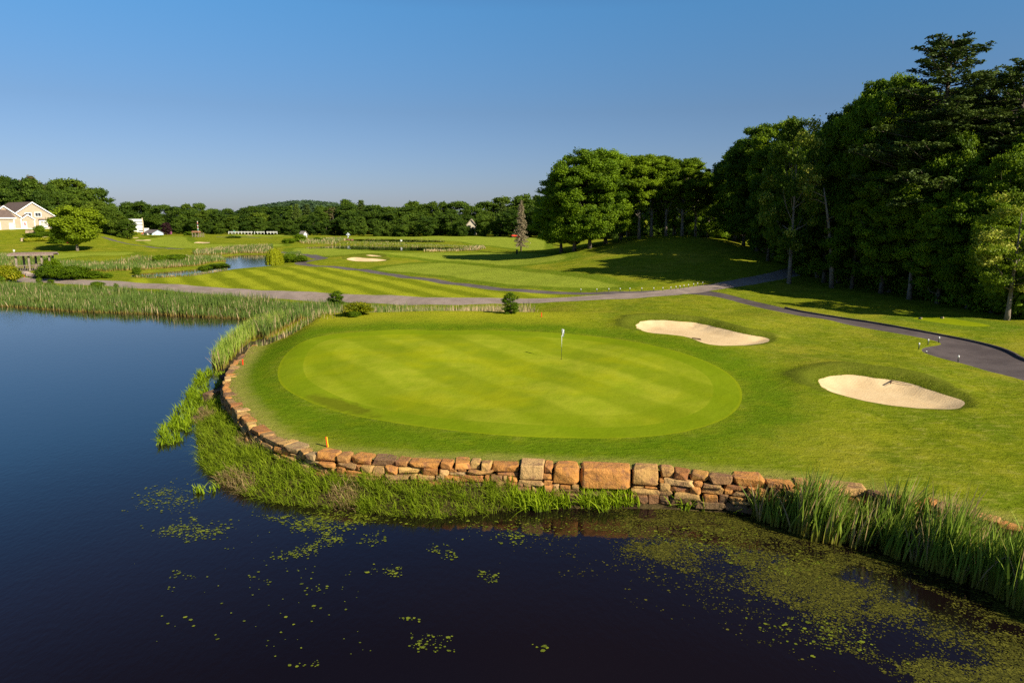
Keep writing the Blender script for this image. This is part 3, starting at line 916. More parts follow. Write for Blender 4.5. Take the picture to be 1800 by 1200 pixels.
def pine_proto(H, W, seed, needles=46000, size=.34, bare=.36):
    """white pine: tiers of long level limbs carrying flat plumes"""
    r = np.random.default_rng(seed); m = MB()
    pts = [Vector((.25*math.sin(i*.9), .2*math.cos(i*.7), H*i/10 - (.4 if i == 0 else 0))) for i in range(11)]
    m.tube(pts, [H*.018*(1.25-i*.118) for i in range(11)], 8)
    cen = []; nr = []; ti = []
    z = H*bare*.6
    while z < H*.985:
        t = z/H
        L0 = W/2*min(1, 1.25*(1-t)**.62+.08)*(1 if t > bare else .55)
        for k in range(int(r.integers(4, 8))):
            a = r.uniform(0, 6.28); L = L0*r.uniform(.55, 1.15)
            up = L*r.uniform(-.02, .42) + (L*.45 if t > .85 else 0)
            s = Vector((0, 0, z)); e = Vector((L*math.cos(a), L*math.sin(a), z+up)); mid = s.lerp(e, .5)-Vector((0, 0, L*.06))
            m.tube([s, mid, e], [H*.0045*(1.3-t), H*.003*(1.2-t), .02], 5, cap=False)
            if t < bare and r.uniform() < .7: continue
            npl = max(3, int(L*2.3))
            tt = r.uniform(0, 1)
            for q in range(npl):
                f = .35+.68*(q+.5)/npl; side = r.normal(0, .16*L*(1.1-f*.5))
                c = np.array(s.lerp(e, f)) + np.array([-math.sin(a)*side, math.cos(a)*side, r.normal(0.1, .12)])
                cen.append(c); nr.append(.30+.22*(1-f)*L*.3); ti.append(tt*.5+r.uniform(0, .5))
        z += H*r.uniform(.011, .022)
    cen = np.array(cen); nr = np.array(nr); ti = np.array(ti)
    k = max(4, needles//len(cen)); idx = np.repeat(np.arange(len(cen)), k); n = len(idx)
    d = unit(n, r); p = cen[idx] + d*np.array([1, 1, .42])*(nr[idx]*r.uniform(.2, 1, n)**.5)[:,None]*1.35
    nrm = unit(n, r)*.7 + np.array([0, 0, .8]); nrm /= np.linalg.norm(nrm, axis=1)[:,None]
    V, F, T = leaf_cards(p, nrm, size, r, .38, np.clip(ti[idx]*.8+r.uniform(0, .25, n), 0, 1))
    me = np_mesh('pine_crown', V, F, 5, {'tint': T}); me.materials.append(M_needle)
    to = m.build('trunk', M_bark, None, smooth=True); tme = to.data; bpy.data.objects.remove(to)
    return dict(crown=me, trunk=tme, H=H, W=W)

TREES = []                                            # (object, u, row key, kind word)
def plant(proto, name, loc, H, W, label=None, cat='tree', group=None, rz=None, row=None, kind=None):
    root = empty(name, loc, rz if rz is not None else random.uniform(0, 6.28))
    sc = (W/proto['W'], W/proto['W'], H/proto['H'])
    for nm in ('trunk', 'crown'):
        if proto.get(nm) is None: continue
        c = link(nm, proto[nm], root); c.scale = sc
    tag(root, label, cat, group)
    if row: TREES.append((root, project((loc[0], loc[1], loc[2]+H*.5))[0], row, kind))
    return root

def height_for(u, v_top, Y):
    p = at_y(u, v_top, Y); g = H1(p.x, Y)
    return p.x, g, p.z-g

print('protos')
OAK = [tree_proto('oak', 20, 14, 11+i, M_oak, M_bark, puffs=250, leaves=60000, leaf=.27, low=.12, psz=.78) for i in range(3)]
MAPLE = [tree_proto('maple', 20, 11, 31+i, M_mid, M_barklight, puffs=200, leaves=46000, leaf=.26, psz=.78, low=.36, shape='flat', limbs=22) for i in range(2)]
WOODS = [tree_proto('woods', 22, 13, 51+i, M_woods, M_bark, puffs=230, leaves=60000, leaf=.27, psz=.8, low=.16, shape='round') for i in range(3)]
LOCUST = tree_proto('locust', 18, 11, 71, M_locust, M_barklight, puffs=90, leaves=26000, leaf=.25, low=.22)
PINE = [pine_proto(28, 13, 81+i) for i in range(2)]
FAR = [tree_proto('far', 16, 13, 101+i, M_far, M_bark, puffs=110, leaves=12000, leaf=.52, psz=1.25, low=.06, limbs=6, trn=5, shape=('round', 'flat', 'round', 'column')[i]) for i in range(4)]
FARL = [tree_proto('farlight', 15, 12, 121+i, M_farlight, M_barklight, puffs=100, leaves=11000, leaf=.52, psz=1.25, low=.08, limbs=8, trn=5) for i in range(2)]
FARB = [tree_proto('farbrown', 14, 11, 131, M_farbrown, M_barklight, puffs=36, leaves=4200, leaf=.65, low=.12, limbs=10, trn=5)]
FARP = [pine_proto(18, 9, 141, needles=5200, size=.85, bare=.15)]

# skyline of the photograph, row by row
SKY_U = [0,6,48,87,134,156,173,195,201,234,260,295,310,333,349,365,390,447,482,520,560,585,597,623,638,660,670,682,695,712,735,780,801,817,833,873,900,929,955]
SKY_V = [307,306,304,314,316,320,332,343,347,351,358,361,363,355,356,362,362,361,360,362,360,358,352,351,352,356,355,364,365,356,354,353,352,361,360,348,347,341,342]
def skyline(u): return float(np.interp(u, SKY_U, SKY_V))

# woods on the clubhouse hill
def hill_row(Y, u0, u1, stepm, dv, row, wscale=1.0):
    u = u0
    while u < u1:
        lean = 18 if u < 150 else 8
        x, g, H = height_for(u, skyline(u)+dv+random.uniform(-3, 5), Y+random.uniform(-5, 5))
        Yt = Y+random.uniform(-4, 4)
        H = max(7, min(H, 26)); k = random.random()
        pr, kd = (random.choice(FAR), 'dark broadleaf') if k < .62 else (random.choice(FARL), 'light broadleaf') if k < .93 else (FARB[0], 'pale brownish')
        W = H*random.uniform(.62, .85)*wscale
        plant(pr, 'broadleaf_tree', (x, Yt, H1(x, Yt)-.2), H, W, row=row, kind=kd, group='trees of the clubhouse hill woods')
        u += stepm*random.uniform(.8, 1.2)*FPX/Y
for Y, u0, u1, st, dv, row in ((292, -60, 228, 9.5, 24, 'front of the hill woods'), (304, -55, 222, 9.5, 9, 'middle of the hill woods'), (318, -60, 205, 10.5, 0, 'back of the hill woods')):
    hill_row(Y, u0, u1, st, dv, row)
for u, v, Y, W in ((205, 372, 276, 9), (221, 383, 274, 8), (190, 362, 281, 10), (168, 352, 284, 11)):      # bright edge of the hill woods
    x, g, H = height_for(u, v, Y)
    plant(random.choice(FARL), 'broadleaf_tree', (x, Y, g-.2), H, W, row='bright edge of the hill woods', kind='light green broadleaf', group='trees of the clubhouse hill woods')

# the long far tree line
def far_row(Y0, Y1, u0, u1, stepm, dv0, row, pool):
    u = u0
    while u < u1:
        f = (u-u0)/(u1-u0); Y = Y0+(Y1-Y0)*f + random.uniform(-7, 7)
        v = skyline(u)+dv0+random.uniform(-3, 9 if dv0 else 4)
        x, g, H = height_for(u, v, Y); H = max(5, min(H, 30))
        k = random.random()
        if row.startswith('front') and abs(u-829) < 15: u += 12; continue
        for lim, pr, kd in pool:
            if k < lim: break
        pr = random.choice(pr); W = H*random.uniform(.70, 1.25)
        if kd.endswith('pine'): W = H*.5
        nm = 'pine_tree' if kd.endswith('pine') else 'broadleaf_tree'
        plant(pr, nm, (x, Y, g-.3), H, W, row=row, kind=kd, group='trees of the far tree line')
        u += stepm*random.uniform(.75, 1.2)*FPX/Y
std = [(.70, FAR, 'dark broadleaf'), (.86, FARL, 'light broadleaf'), (.93, FARB, 'pale brownish'), (1.1, FARP, 'slender pine')]
far_row(395, 330, 318, 975, 7.2, 20, 'front of the far tree line', std[:2] + [(1.1, FAR, 'dark broadleaf')])
far_row(420, 352, 300, 985, 8.2, 9, 'middle of the far tree line', std)
far_row(450, 372, 225, 985, 8.5, 0, 'back of the far tree line', [(.78, FAR, 'dark broadleaf'), (.86, FARL, 'light broadleaf'), (1.1, FARP, 'slender pine')])
far_row(470, 470, 225, 330, 11, 14, 'trees above the white building', std)
far_row(360, 250, 955, 1290, 10, 34, 'dark trees behind the tree group', [(1.1, FAR, 'dark broadleaf')])
far_row(372, 262, 955, 1310, 10, 8, 'rear trees behind the tree group', [(1.1, FAR, 'dark broadleaf')])

# wooded hill on the horizon: one mass nobody could count
hm = []
r = np.random.default_rng(5)
hp_u = np.array([440,465,478,500,520,542,570,600,640,700,760,840]); hp_v = np.array([376,370,364,360,357,355.5,358,361,365,370,376,380])
NX = 120
us = np.linspace(445, 760, NX); ridge = []
for u in us:
    v = np.interp(u, hp_u, hp_v) + r.normal(0, .8)
    p = at_y(u, v, 1250); ridge.append((p.x, p.z))
V = []; F = []
for j in range(9):
    f = j/8
    for i, (x, z) in enumerate(ridge):
        V.append((x, 1250-260*(1-f)**1, 2+(z-2)*math.sin(f*math.pi/2)-4))
for j in range(8):
    for i in range(NX-1): a = j*NX+i; F += [a, a+1, a+NX+1, a+NX]
M_hill = simple_mat('far_forest_floor', (0.03, 0.05, 0.012), .9, .2, .02)
o = link('hill', np_mesh('hill', V, F, 4, smooth=True), None, M_hill); tag(o, 'low forested hill on the horizon', kind='structure')
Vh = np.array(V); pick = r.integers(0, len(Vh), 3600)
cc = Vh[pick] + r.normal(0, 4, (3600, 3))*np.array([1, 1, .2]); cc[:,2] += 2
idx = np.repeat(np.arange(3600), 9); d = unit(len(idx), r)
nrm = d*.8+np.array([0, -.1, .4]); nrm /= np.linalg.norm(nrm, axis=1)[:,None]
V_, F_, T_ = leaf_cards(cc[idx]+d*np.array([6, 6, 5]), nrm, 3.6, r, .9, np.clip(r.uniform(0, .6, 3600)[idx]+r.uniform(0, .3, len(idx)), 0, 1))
o = link('forest', np_mesh('forest', V_, F_, 5, {'tint': T_}), None, M_hillwood_haze); tag(o, 'distant forest tinted haze blue covering the horizon hill', 'forest', kind='stuff')

for u, v, Y in ((812, 386, 343), (846, 384, 344), (829, 400, 346)):
    x, g, H = height_for(u, v, Y); plant(FAR[0] if u != 829 else FARL[0], 'broadleaf_tree', (x, Y, g-.3), H, H*.9, row='front of the far tree line', kind='low dark broadleaf', group='trees of the far tree line')
# the tree group on the mound
GRP = 'trees of the group on the mound'
cluster = [(988,150,300,92,'oak'),(1012,146,268,105,'oak'),(1040,145,257,105,'oak'),(1068,150,258,100,'oak'),(1095,154,276,85,'oak'),
           (1128,149,271,78,'maple'),(1150,152,273,75,'maple'),(1176,150,275,70,'maple'),(1205,149,277,78,'maple'),(1228,156,290,62,'maple'),(1108,166,275,80,'maple'),(1190,168,282,90,'oak'),(1250,172,300,70,'oak')]
for i, (u, Y, v, w, kd) in enumerate(cluster):
    x, g, H = height_for(u, v, Y)
    pr = random.choice(OAK if kd == 'oak' else MAPLE)
    plant(pr, 'oak_tree' if kd == 'oak' else 'maple_tree', (x, Y, g-.15), H*1.01, w*Y/FPX*1.22, row='the tree group on the mound', kind='dense dark green' if kd == 'oak' else 'lighter bare stemmed', group=GRP)

# the woods on the right: front, upper and back trees
print('woods')
woods = [
 (1300,150,262,95,'woods'),(1318,138,240,100,'woods'),(1345,128,214,105,'woods'),(1375,120,213,100,'woods'),(1396,114,216,100,'woods'),
 (1408,94,200,98,'locust'),(1446,104,224,90,'woods'),(1478,100,190,105,'woods'),(1500,96,178,95,'woods'),(1530,94,158,100,'woods'),
 (1560,97,138,100,'woods'),(1585,92,124,100,'woods'),(1612,95,136,95,'woods'),(1672,84,72,240,'pine'),(1700,92,150,110,'woods'),
 (1738,90,130,120,'pine'),(1745,84,196,120,'woods'),(1805,80,110,190,'pine'),(1640,84,205,110,'woods'),(1690,80,222,110,'woods'),
 (1785,72,262,115,'woods'),(1800,64.5,330,125,'locust'),(1850,74,200,140,'woods'),(1880,86,120,140,'woods'),(1930,76,150,150,'woods'),(1990,88,110,160,'woods'),
 (1360,116,300,75,'woods'),(1400,104,330,80,'woods'),(1462,96,318,95,'woods'),(1515,90,300,100,'woods'),(1570,86,290,110,'woods'),
 (1620,81,318,110,'woods'),(1670,77,330,110,'woods'),(1725,73,330,115,'woods'),(1765,70,372,100,'woods'),
 (1470,120,210,110,'woods'),(1540,116,170,120,'woods'),(1600,112,150,120,'woods'),(1660,108,160,130,'woods'),(1740,104,165,130,'woods'),(1820,100,150,140,'woods'),
 (1380,150,250,100,'woods'),(1430,146,240,100,'woods'),(1500,140,215,110,'woods'),
 (1600,132,180,110,'woods'),(1700,128,170,110,'woods'),(1800,122,150,120,'woods'),(1900,112,130,120,'woods'),
]
for i, (u, Y, v, w, kd) in enumerate(woods):
    x, g, H = height_for(u, v, Y)
    if kd == 'pine': pr, nm, word = PINE[i % 2], 'pine_tree', 'tall open plumed pine'
    elif kd == 'locust': pr, nm, word = LOCUST, 'locust_tree', 'pale blossoming'
    elif i % 4 == 1: pr, nm, word = OAK[i % 3], 'broadleaf_tree', 'mid green leafy'
    elif i % 7 == 3: pr, nm, word = MAPLE[i % 2], 'broadleaf_tree', 'lighter green leafy'
    else: pr, nm, word = WOODS[i % 3], 'broadleaf_tree', 'dark leafy'
    W = w*Y/FPX*1.18
    row = 'the woods on the right' if Y < 100 else 'the inner woods on the right'
    plant(pr, nm, (x, Y, g-.15), H*1.01, W, row=row, kind=word, group='trees of the shaded woods')

# understorey of the woods' edge and trunks standing at the edge
def shrub_mesh(name, H, W, seed, mat, leaves=5000, leaf=.2, puffs=40, low=.02, psz=1.9):
    me, C = crown(name, H, W, np.random.default_rng(seed), puffs=puffs, leaves=leaves, leaf=leaf, low=low, psz=psz)
    me.materials.append(mat); return me, C
def shrub_proto(kind, H, W, seed, mat, **kw):
    me, C = shrub_mesh(kind, H, W, seed, mat, **kw)
    r = np.random.default_rng(seed); m = MB()
    for k in range(7):
        c = C[r.integers(0, len(C))]; m.tube([(r.normal(0, .1), r.normal(0, .1), -.1), (c[0]*.5, c[1]*.5, c[2]*.55), tuple(c)], [.05, .035, .012], 5, cap=False)
    to = m.build('stem', M_bark, None); tme = to.data; bpy.data.objects.remove(to)
    return dict(crown=me, trunk=tme, H=H, W=W)
UND = [shrub_proto('understorey', 4, 5, 201+i, M_woods, leaves=7000, leaf=.26) for i in range(2)]
und = [(1330,136),(1352,128),(1375,120),(1398,113),(1425,108),(1450,102),(1478,99),(1500,96),(1524,93),(1548,91),(1572,89),(1596,87),(1618,84),(1642,82),(1668,79.5),
       (1694,77),(1718,75),(1742,73),(1766,71),(1790,69),(1815,67),(1845,66),(1352,145),(1410,128),(1460,116),(1510,110),(1560,104),(1610,100),(1660,95),(1710,90),(1760,86),(1820,80),
       (1480,124),(1530,118),(1580,114),(1640,106),(1700,102),(1760,98),(1270,170),(1290,160)]
for i, (u, Y) in enumerate(und):
    p = at_y(u, 500, Y); z = H1(p.x, Y); s = random.uniform(.9, 1.7)
    plant(UND[i % 2], 'shrub', (p.x, Y, z-.1), 3.6*s, 5.2*s, cat='shrub', row='the woods edge undergrowth', kind='low dark', group='undergrowth shrubs of the woods')

# ------------------------------------------------------------------ single trees
def single(proto, name, u, v, vtop, w_px, label, cat='tree', group=None, rz=None, Y=None):
    p = gp(u, v)
    if Y: p = at_y(u, v, Y); p.z = H1(p.x, Y)
    q = at_y(u, vtop, p.y)
    return plant(proto, name, (p.x, p.y, p.z-.08), q.z-p.z, w_px*p.y/FPX, label, cat, group, rz)
LONE = tree_proto('lone', 13, 14, 301, M_lone, M_barklight, puffs=110, leaves=26000, leaf=.42, low=.18, limbs=20, r0=.34, shape='flat')
single(LONE, 'maple_tree', 136, 441, 364, 92, 'round topped yellow green tree standing alone below the clubhouse')
def willow():
    r = np.random.default_rng(9); m = MB(); m.tube([(0,0,-.2),(.1,0,1.6),(.2,.1,3.2)], [.22,.17,.08], 7)
    P = []; 
    for k in range(520):
        a = r.uniform(0, 6.28); q = r.uniform(0, 1)**.6*2.3; top = 4.4*math.sqrt(max(.05, 1-(q/2.9)**2))*r.uniform(.75, 1.05); bot = max(.15, top-r.uniform(1.5, 3.6))
        nseg = int((top-bot)/.16)+2
        zz = np.linspace(top, bot, nseg); rr = q+.35*(1-(zz-bot)/(top-bot+.01))+r.normal(0, .05, nseg)
        P.append(np.stack([rr*math.cos(a), rr*math.sin(a), zz], 1))
    P = np.vstack(P); n = len(P)
    d = P*np.array([1, 1, 0]); d /= np.linalg.norm(d, axis=1)[:,None]+1e-6
    nrm = d+unit(n, r)*.6; nrm /= np.linalg.norm(nrm, axis=1)[:,None]
    V, F, T = leaf_cards(P, nrm, .30, r, .45, None, np.tile([0, 0, 1.0], (n, 1))+unit(n, r)*.2)
    me = np_mesh('willow', V, F, 5, {'tint': T}); me.materials.append(M_lime)
    to = m.build('trunk', M_bark, None, smooth=True); tme = to.data; bpy.data.objects.remove(to)
    return dict(crown=me, trunk=tme, H=4.6, W=5.2)
single(willow(), 'willow_tree', 483, 466, 434, 32, 'small weeping yellow green willow on the bank of the small pond')
single(FARL[0], 'broadleaf_tree', 293, 413, 391, 18, 'round dark purple leaved tree beside the grey roofed shed')['x'] = 0
for o in COL.objects:
    if o.get('label', '').startswith('round dark purple'):
        for c in o.children:
            if c.name.startswith('crown'):
                me = c.data.copy(); me.materials.clear(); me.materials.append(M_purple); c.data = me
        del o['x']

# dead spruce
def dead_spruce():
    r = np.random.default_rng(3); H = 13.0; m = MB()
    m.tube([(0,0,-.3),(0,.03,H*.5),(.05,0,H)], [.24,.13,.03], 7)
    f = MB(); tw = []
    z = 1.6
    while z < H-.2:
        L0 = 2.15*(1-z/H)**.72+.15
        for k in range(6):
            a = r.uniform(0, 6.28); L = L0*r.uniform(.6, 1.15)
            if z < 2.6 and r.uniform() < .5: continue
            s = Vector((0,0,z)); e = Vector((L*math.cos(a), L*math.sin(a), z-L*r.uniform(.1, .35)+.12)); mid = s.lerp(e, .5)+Vector((0,0,.08))
            m.tube([s, mid, e], [.035,.025,.01], 4, cap=False)
            for q in range(int(L*11)+2):
                c = s.lerp(e, r.uniform(.2, 1)); tw.append((c.x+r.normal(0, .07), c.y+r.normal(0, .07), c.z-r.uniform(.02, .22)))
        z += r.uniform(.13, .22)
    P = np.array(tw); n = len(P)
    V, F, T = leaf_cards(P, unit(n, r), .34, r, .22, None, np.tile([0, 0, 1.0], (n, 1))+unit(n, r)*.5)
    me = np_mesh('dead_crown', V, F, 5, {'tint': T}); me.materials.append(M_deadneedle)
    to = m.build('trunk', M_dead, None, smooth=True); tme = to.data; bpy.data.objects.remove(to)
    return dict(crown=me, trunk=tme, H=H, W=4.6)
single(dead_spruce(), 'spruce_tree', 916, 444, 350, 33, 'brown dead spruce standing alone before the tree group', Y=197)
tl = single(FARP[0], 'pine_tree', 523, 412, 360, 20, 'tall thin needled pine just above the white barn')

# ------------------------------------------------------------------ bushes
BUSH = [shrub_proto('bush', 3, 4, 401+i, M_shrub, leaves=11000, leaf=.2, puffs=60) for i in range(2)]
SAP = shrub_proto('sapling', 3, 2, 415, M_shrub, leaves=5000, leaf=.13, puffs=60)
YB = shrub_proto('yellow_bush', 3, 4, 411, M_yshrub, leaves=11000, leaf=.18, puffs=60)
PK = shrub_proto('pink_bush', 3, 3, 412, M_pink, leaves=1600, leaf=.35, puffs=22)
def bush(u, v, vtop, w, label, proto=None, name='bush'):
    return single(proto or random.choice(BUSH), name, u, v, vtop, w, label, 'bush', None)
bush(14, 503, 470, 44, 'round bush with yellow blossom on top at the near end of the road', YB)
bush(-8, 508, 480, 30, 'dark bush at the edge beside the yellow topped bush', UND[0])
bush(92, 474, 454, 26, 'green bush right beside the roof end of the timber shelter')
bush(85, 488, 466, 34, 'dark low bush between the road and timber shelter', UND[1])
bush(104, 490, 467, 40, 'wide leafy bush of the roadside thicket nearest the shelter')
bush(132, 490, 468, 44, 'big rounded bush in the middle of the roadside thicket')
bush(168, 489, 476, 26, 'small round bush beyond the end of the roadside thicket')
bush(190, 489, 480, 14, 'tiny bush near the narrow end of the small pond')
bush(283, 462, 449, 26, 'low wide bush on the grassy rise above the small pond')
bush(310, 460, 448, 40, 'broad olive bush on the grassy rise above the small pond')
bush(70, 501, 487, 10, 'small sapling bush standing before the road by the reeds', SAP)
bush(89, 502, 490, 13, 'thin leafy sapling bush leaning over the road edge', SAP)
bush(172, 508, 495, 22, 'flat sapling bush on top of the reeds by the road')
bush(204, 512, 497, 9, 'slim dark sapling bush between reeds and road', SAP)
bush(592, 538, 511, 28, 'dark sapling bush in the reeds before the striped fairway', SAP)
bush(628, 553, 532, 50, 'wide yellow green bush behind the raised green', YB)
bush(622, 556, 545, 22, 'low leafy bush under the wide yellow green bush')
bush(897, 551, 513, 27, 'upright feathery bush in the tan reeds behind the green', SAP)
bush(240, 474+8, 470, 1+12, 'small bush in the reeds of the small pond inlet')
bush(385, 470, 463, 34, 'low bush on the near bank of the small pond')
bush(360, 474, 467, 22, 'low tufted bush on the near bank beside the pond narrows')
bush(510, 461, 446, 22, 'dark reedy bush beside the willow')
bush(530, 460, 449, 20, 'low dark bush between willow and winding path')
bush(528, 425, 412, 20, 'round bush below the white barn', BUSH[0])
bush(508, 428, 419, 22, 'low spreading bush before the white barn', BUSH[1])
bush(519, 414, 393, 16, 'upright conical bush beside the white barn', FAR[3])
bush(558, 424, 417, 14, 'small bush between the barn and the fountain')
bush(333, 414, 407, 20, 'low bush left of the totem pole shelter', UND[0])
bush(412, 418, 414.5, 28, 'flat low bush bed around the teal pin', UND[0])
bush(298, 412.5, 405.5, 8, 'bright pink flowering bush by the purple tree', PK)
bush(672, 414, 408, 20, 'bright green bush at the foot of the far tree line', BUSH[0])
bush(696, 414, 408, 22, 'second bright bush at the foot of the far tree line', BUSH[1])
bush(905-3, 417, 412, 10, 'low dark bush behind the red machine', UND[0])
for i, (u, v, vt, w, lb) in enumerate([(70, 411, 397, 16, 'rounded bush in front of the clubhouse bay window'), (60, 415, 410, 30, 'low bush bed on the upper clubhouse terrace'),
        (85, 414, 407, 26, 'pale bush bed on the upper clubhouse terrace'), (104, 428, 408, 26, 'dense bush at the end of the clubhouse terraces'),
        (125, 428, 421, 12, 'dark red bush behind the lone round tree')]):
    b = bush(u, v, vt, w, lb, PK if i == 4 else None)
    if i == 4:
        for c in b.children:
            if c.name.startswith('crown'):
                me = c.data.copy(); me.materials.clear()
                me.materials.append(leaf_mat('leaf_red', (0.10, 0.008, 0.012), (0.25, 0.02, 0.03), trans=.1)); c.data = me

# ------------------------------------------------------------------ labels of the trees: ordinal places in their rows
ORD = 'first second third fourth fifth sixth seventh eighth ninth tenth eleventh twelfth thirteenth fourteenth fifteenth sixteenth seventeenth eighteenth nineteenth twentieth'.split()
TENS = ['', '', 'twenty', 'thirty', 'forty', 'fifty', 'sixty', 'seventy', 'eighty']
def ordinal(i):
    if i < 20: return ORD[i]
    t, r_ = divmod(i+1, 10)
    return TENS[t]+'-'+ORD[r_-1] if r_ else TENS[t][:-1]+'ieth'
rows = {}
for t in TREES: rows.setdefault(t[2], []).append(t)
def vis(t): return -20 < t[1] < 1820
for row, ts in rows.items():
    ts.sort(key=lambda t: t[1]); m = len(ts)
    for i, (o, u, rw, kd) in enumerate(ts):
        w = '' if 'bush' in kd or 'low' in kd else ' tree'
        thing = 'shrub' if 'undergrowth' in row else 'tree'
        if i < (m+1)//2: o['label'] = f'{kd} {thing}, {ordinal(i)} from the left in {row if row.startswith("the") else "the "+row}'
        else: o['label'] = f'{kd} {thing}, {ordinal(m-1-i)} from the right in {row if row.startswith("the") else "the "+row}'
print('trees', len(TREES))

# ------------------------------------------------------------------ stone retaining wall
def rock_hull(m, c, size, r, rot=0.0, tint=.5, jit=.12, npt=10):
    """an angular block: hull of jittered box corners and face points"""
    sx, sy, sz = size[0]/2, size[1]/2, size[2]/2
    pts = []
    for a in (-1, 1):
        for b in (-1, 1):
            for d in (-1, 1):
                pts.append((a*sx*(1-r.uniform(0, jit*1.6)), b*sy*(1-r.uniform(0, jit*1.8)), d*sz*(1-r.uniform(0, jit*1.2))))
    for _ in range(npt):
        f = r.integers(0, 3); p = [r.uniform(-.75, .75)*sx, r.uniform(-.75, .75)*sy, r.uniform(-.7, .7)*sz]
        p[f] = (sx, sy, sz)[f]*(1 if r.uniform() < .5 else -1)*r.uniform(.96, 1.06); pts.append(tuple(p))
    bm = bmesh.new()
    for p in pts: bm.verts.new(p)
    bmesh.ops.convex_hull(bm, input=list(bm.verts))
    loose = [v for v in bm.verts if not v.link_faces]
    if loose: bmesh.ops.delete(bm, geom=loose, context='VERTS')
    bmesh.ops.dissolve_limit(bm, angle_limit=.18, verts=list(bm.verts), edges=list(bm.edges))
    bmesh.ops.bevel(bm, geom=list(bm.edges), offset=min(size)*.045, segments=1, affect='EDGES')
    bm.verts.index_update()
    cr, sr = math.cos(rot), math.sin(rot)
    vs = [(c[0]+v.co.x*cr-v.co.y*sr, c[1]+v.co.x*sr+v.co.y*cr, c[2]+v.co.z) for v in bm.verts]
    fs = [tuple(v.index for v in f.verts) for f in bm.faces]
    bm.free()
    m.add(vs, fs, tint)

r = np.random.default_rng(21)
wl = np.concatenate([[0], np.cumsum(np.hypot(*(WALL[1:]-WALL[:-1]).T))])
def wall_at(s):
    x = np.interp(s, wl, WALL[:,0]); y = np.interp(s, wl, WALL[:,1]); i = min(len(WALL)-2, max(0, int(np.searchsorted(wl, s))-1))
    a = WALL[max(0, i-1)]; b = WALL[min(len(WALL)-1, i+2)]; d = (b-a)/np.linalg.norm(b-a)
    return x, y, d
def s_of(u):                     # place along the wall of a photo column on its front run
    best = min(range(len(WALL)), key=lambda i: abs(project((WALL[i,0], WALL[i,1], 1.3))[0]-u) + (1000 if WALL[i,1] > 33 and u > 560 else 0))
    return wl[best]
TOPZ = lambda s: 1.40 if s > 6 else 1.05+.35*s/6
big = []                          # the large capping boulders
for u0, u1, h in ((912,962,.62),(968,1020,.72),(1024,1108,.95),(1113,1158,.68)):
    big.append((s_of(u0), s_of(u1), h))
wm = MB()
def wav(a, b, s): return a + b*(.5*math.sin(s*.83+a*9)+.5*math.sin(s*2.1+a*5))
def lay(s0, s1, z0f, z1f, ci):
    """one course between s0 and s1 whose bed and top wander"""
    s = s0
    while s < s1-.02:
        q = r.uniform()
        L = r.uniform(.30, .62) if q < .45 else r.uniform(.62, 1.35) if q < .85 else r.uniform(.15, .28)
        if ci == 4: L = max(L, r.uniform(.38, .5))*1.1
        if s1-s-L < .22: L = s1-s
        sm = s+L/2; x, y, d = wall_at(sm); n_ = np.array([d[1], -d[0]])
        z0, z1 = z0f(sm), z1f(sm)+r.uniform(-.04, .03)
        if ci == 4: z1 += r.uniform(-.05, .05)
        top = TOPZ(sm)
        if z0 < top-.15:
            z1 = min(z1, top+.12)
            dep = r.uniform(.40, .62) if ci < 4 else (r.uniform(.55, 1.0) if y < 31 else r.uniform(.35, .75))
            out = .09*(4-ci)*.5 + r.uniform(-.08, .10); off = n_*(out+.22-dep/2)
            rot = math.atan2(d[1], d[0])+r.normal(0, .08)
            if ci in (1, 2, 3) and L > .5 and (z1-z0) > .24 and r.uniform() < .3:
                zm = z0+(z1-z0)*r.uniform(.35, .65); sp = r.uniform(.35, .65)
                rock_hull(wm, (x+off[0], y+off[1], (z0+zm)/2), (L*1.02, dep, (zm-z0)*1.04), r, rot, r.uniform(), .16)
                for a_, b_ in ((0, sp), (sp, 1)):
                    dx = (a_+b_)/2*L-L/2
                    rock_hull(wm, (x+off[0]+d[0]*dx, y+off[1]+d[1]*dx, (zm+z1)/2), (L*(b_-a_)*1.02, dep*.95, (z1-zm)*1.04), r, rot+r.normal(0, .05), r.uniform(), .16)
            else:
                rock_hull(wm, (x+off[0], y+off[1], (z0+z1)/2), (L*1.05, dep, (z1-z0)*1.10), r, rot, r.uniform(), .24)
        s += L
zf = [lambda s: .1, lambda s: wav(.42, .05, s), lambda s: wav(.67, .07, s), lambda s: wav(.90, .07, s), lambda s: wav(1.14, .05, s), lambda s: 1.42]
for ci in range(5):
    s = 0.0
    for a, b, h in sorted(big)+[(wl[-1]-1.0, None, None)]:
        if a > s+.05: lay(s, a, zf[ci], zf[ci+1], ci)
        if b is None: break
        bot = 1.44-h                                     # fill only what lies under the boulder
        if bot > zf[ci](a)+.10: lay(a, b, zf[ci], (lambda q, c=ci, bt=bot: min(zf[c+1](q), bt)), min(ci, 2))
        s = b
wroot = empty('stone_retaining_wall', (float(WALL[60][0]), float(WALL[60][1]), 0))
def add_tinted(m, name, mat, parent):
    o = m.build(name, mat, parent)
    at_ = o.data.attributes.new('tint', 'FLOAT', 'POINT'); at_.data.foreach_set('value', np.array(m.t, dtype=np.float32)); return o
def to_local(m, root): 
    L = root.location; m.v = [(a-L.x, b-L.y, c-L.z) for a, b, c in m.v]; return m
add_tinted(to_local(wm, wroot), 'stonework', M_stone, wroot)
for (a, b, h), t_ in zip(big, (.97, .22, .1, .45)):
    sm = (a+b)/2; x, y, d = wall_at(sm); n_ = np.array([d[1], -d[0]]); m = MB()
    dep = 1.0; off = n_*(.22-dep/2+.15)
    rock_hull(m, (x+off[0], y+off[1], 1.46-h/2), ((b-a)*1.0, dep, h), r, math.atan2(d[1], d[0]), t_, .17, 16)
    add_tinted(to_local(m, wroot), 'boulder', M_stone, wroot)
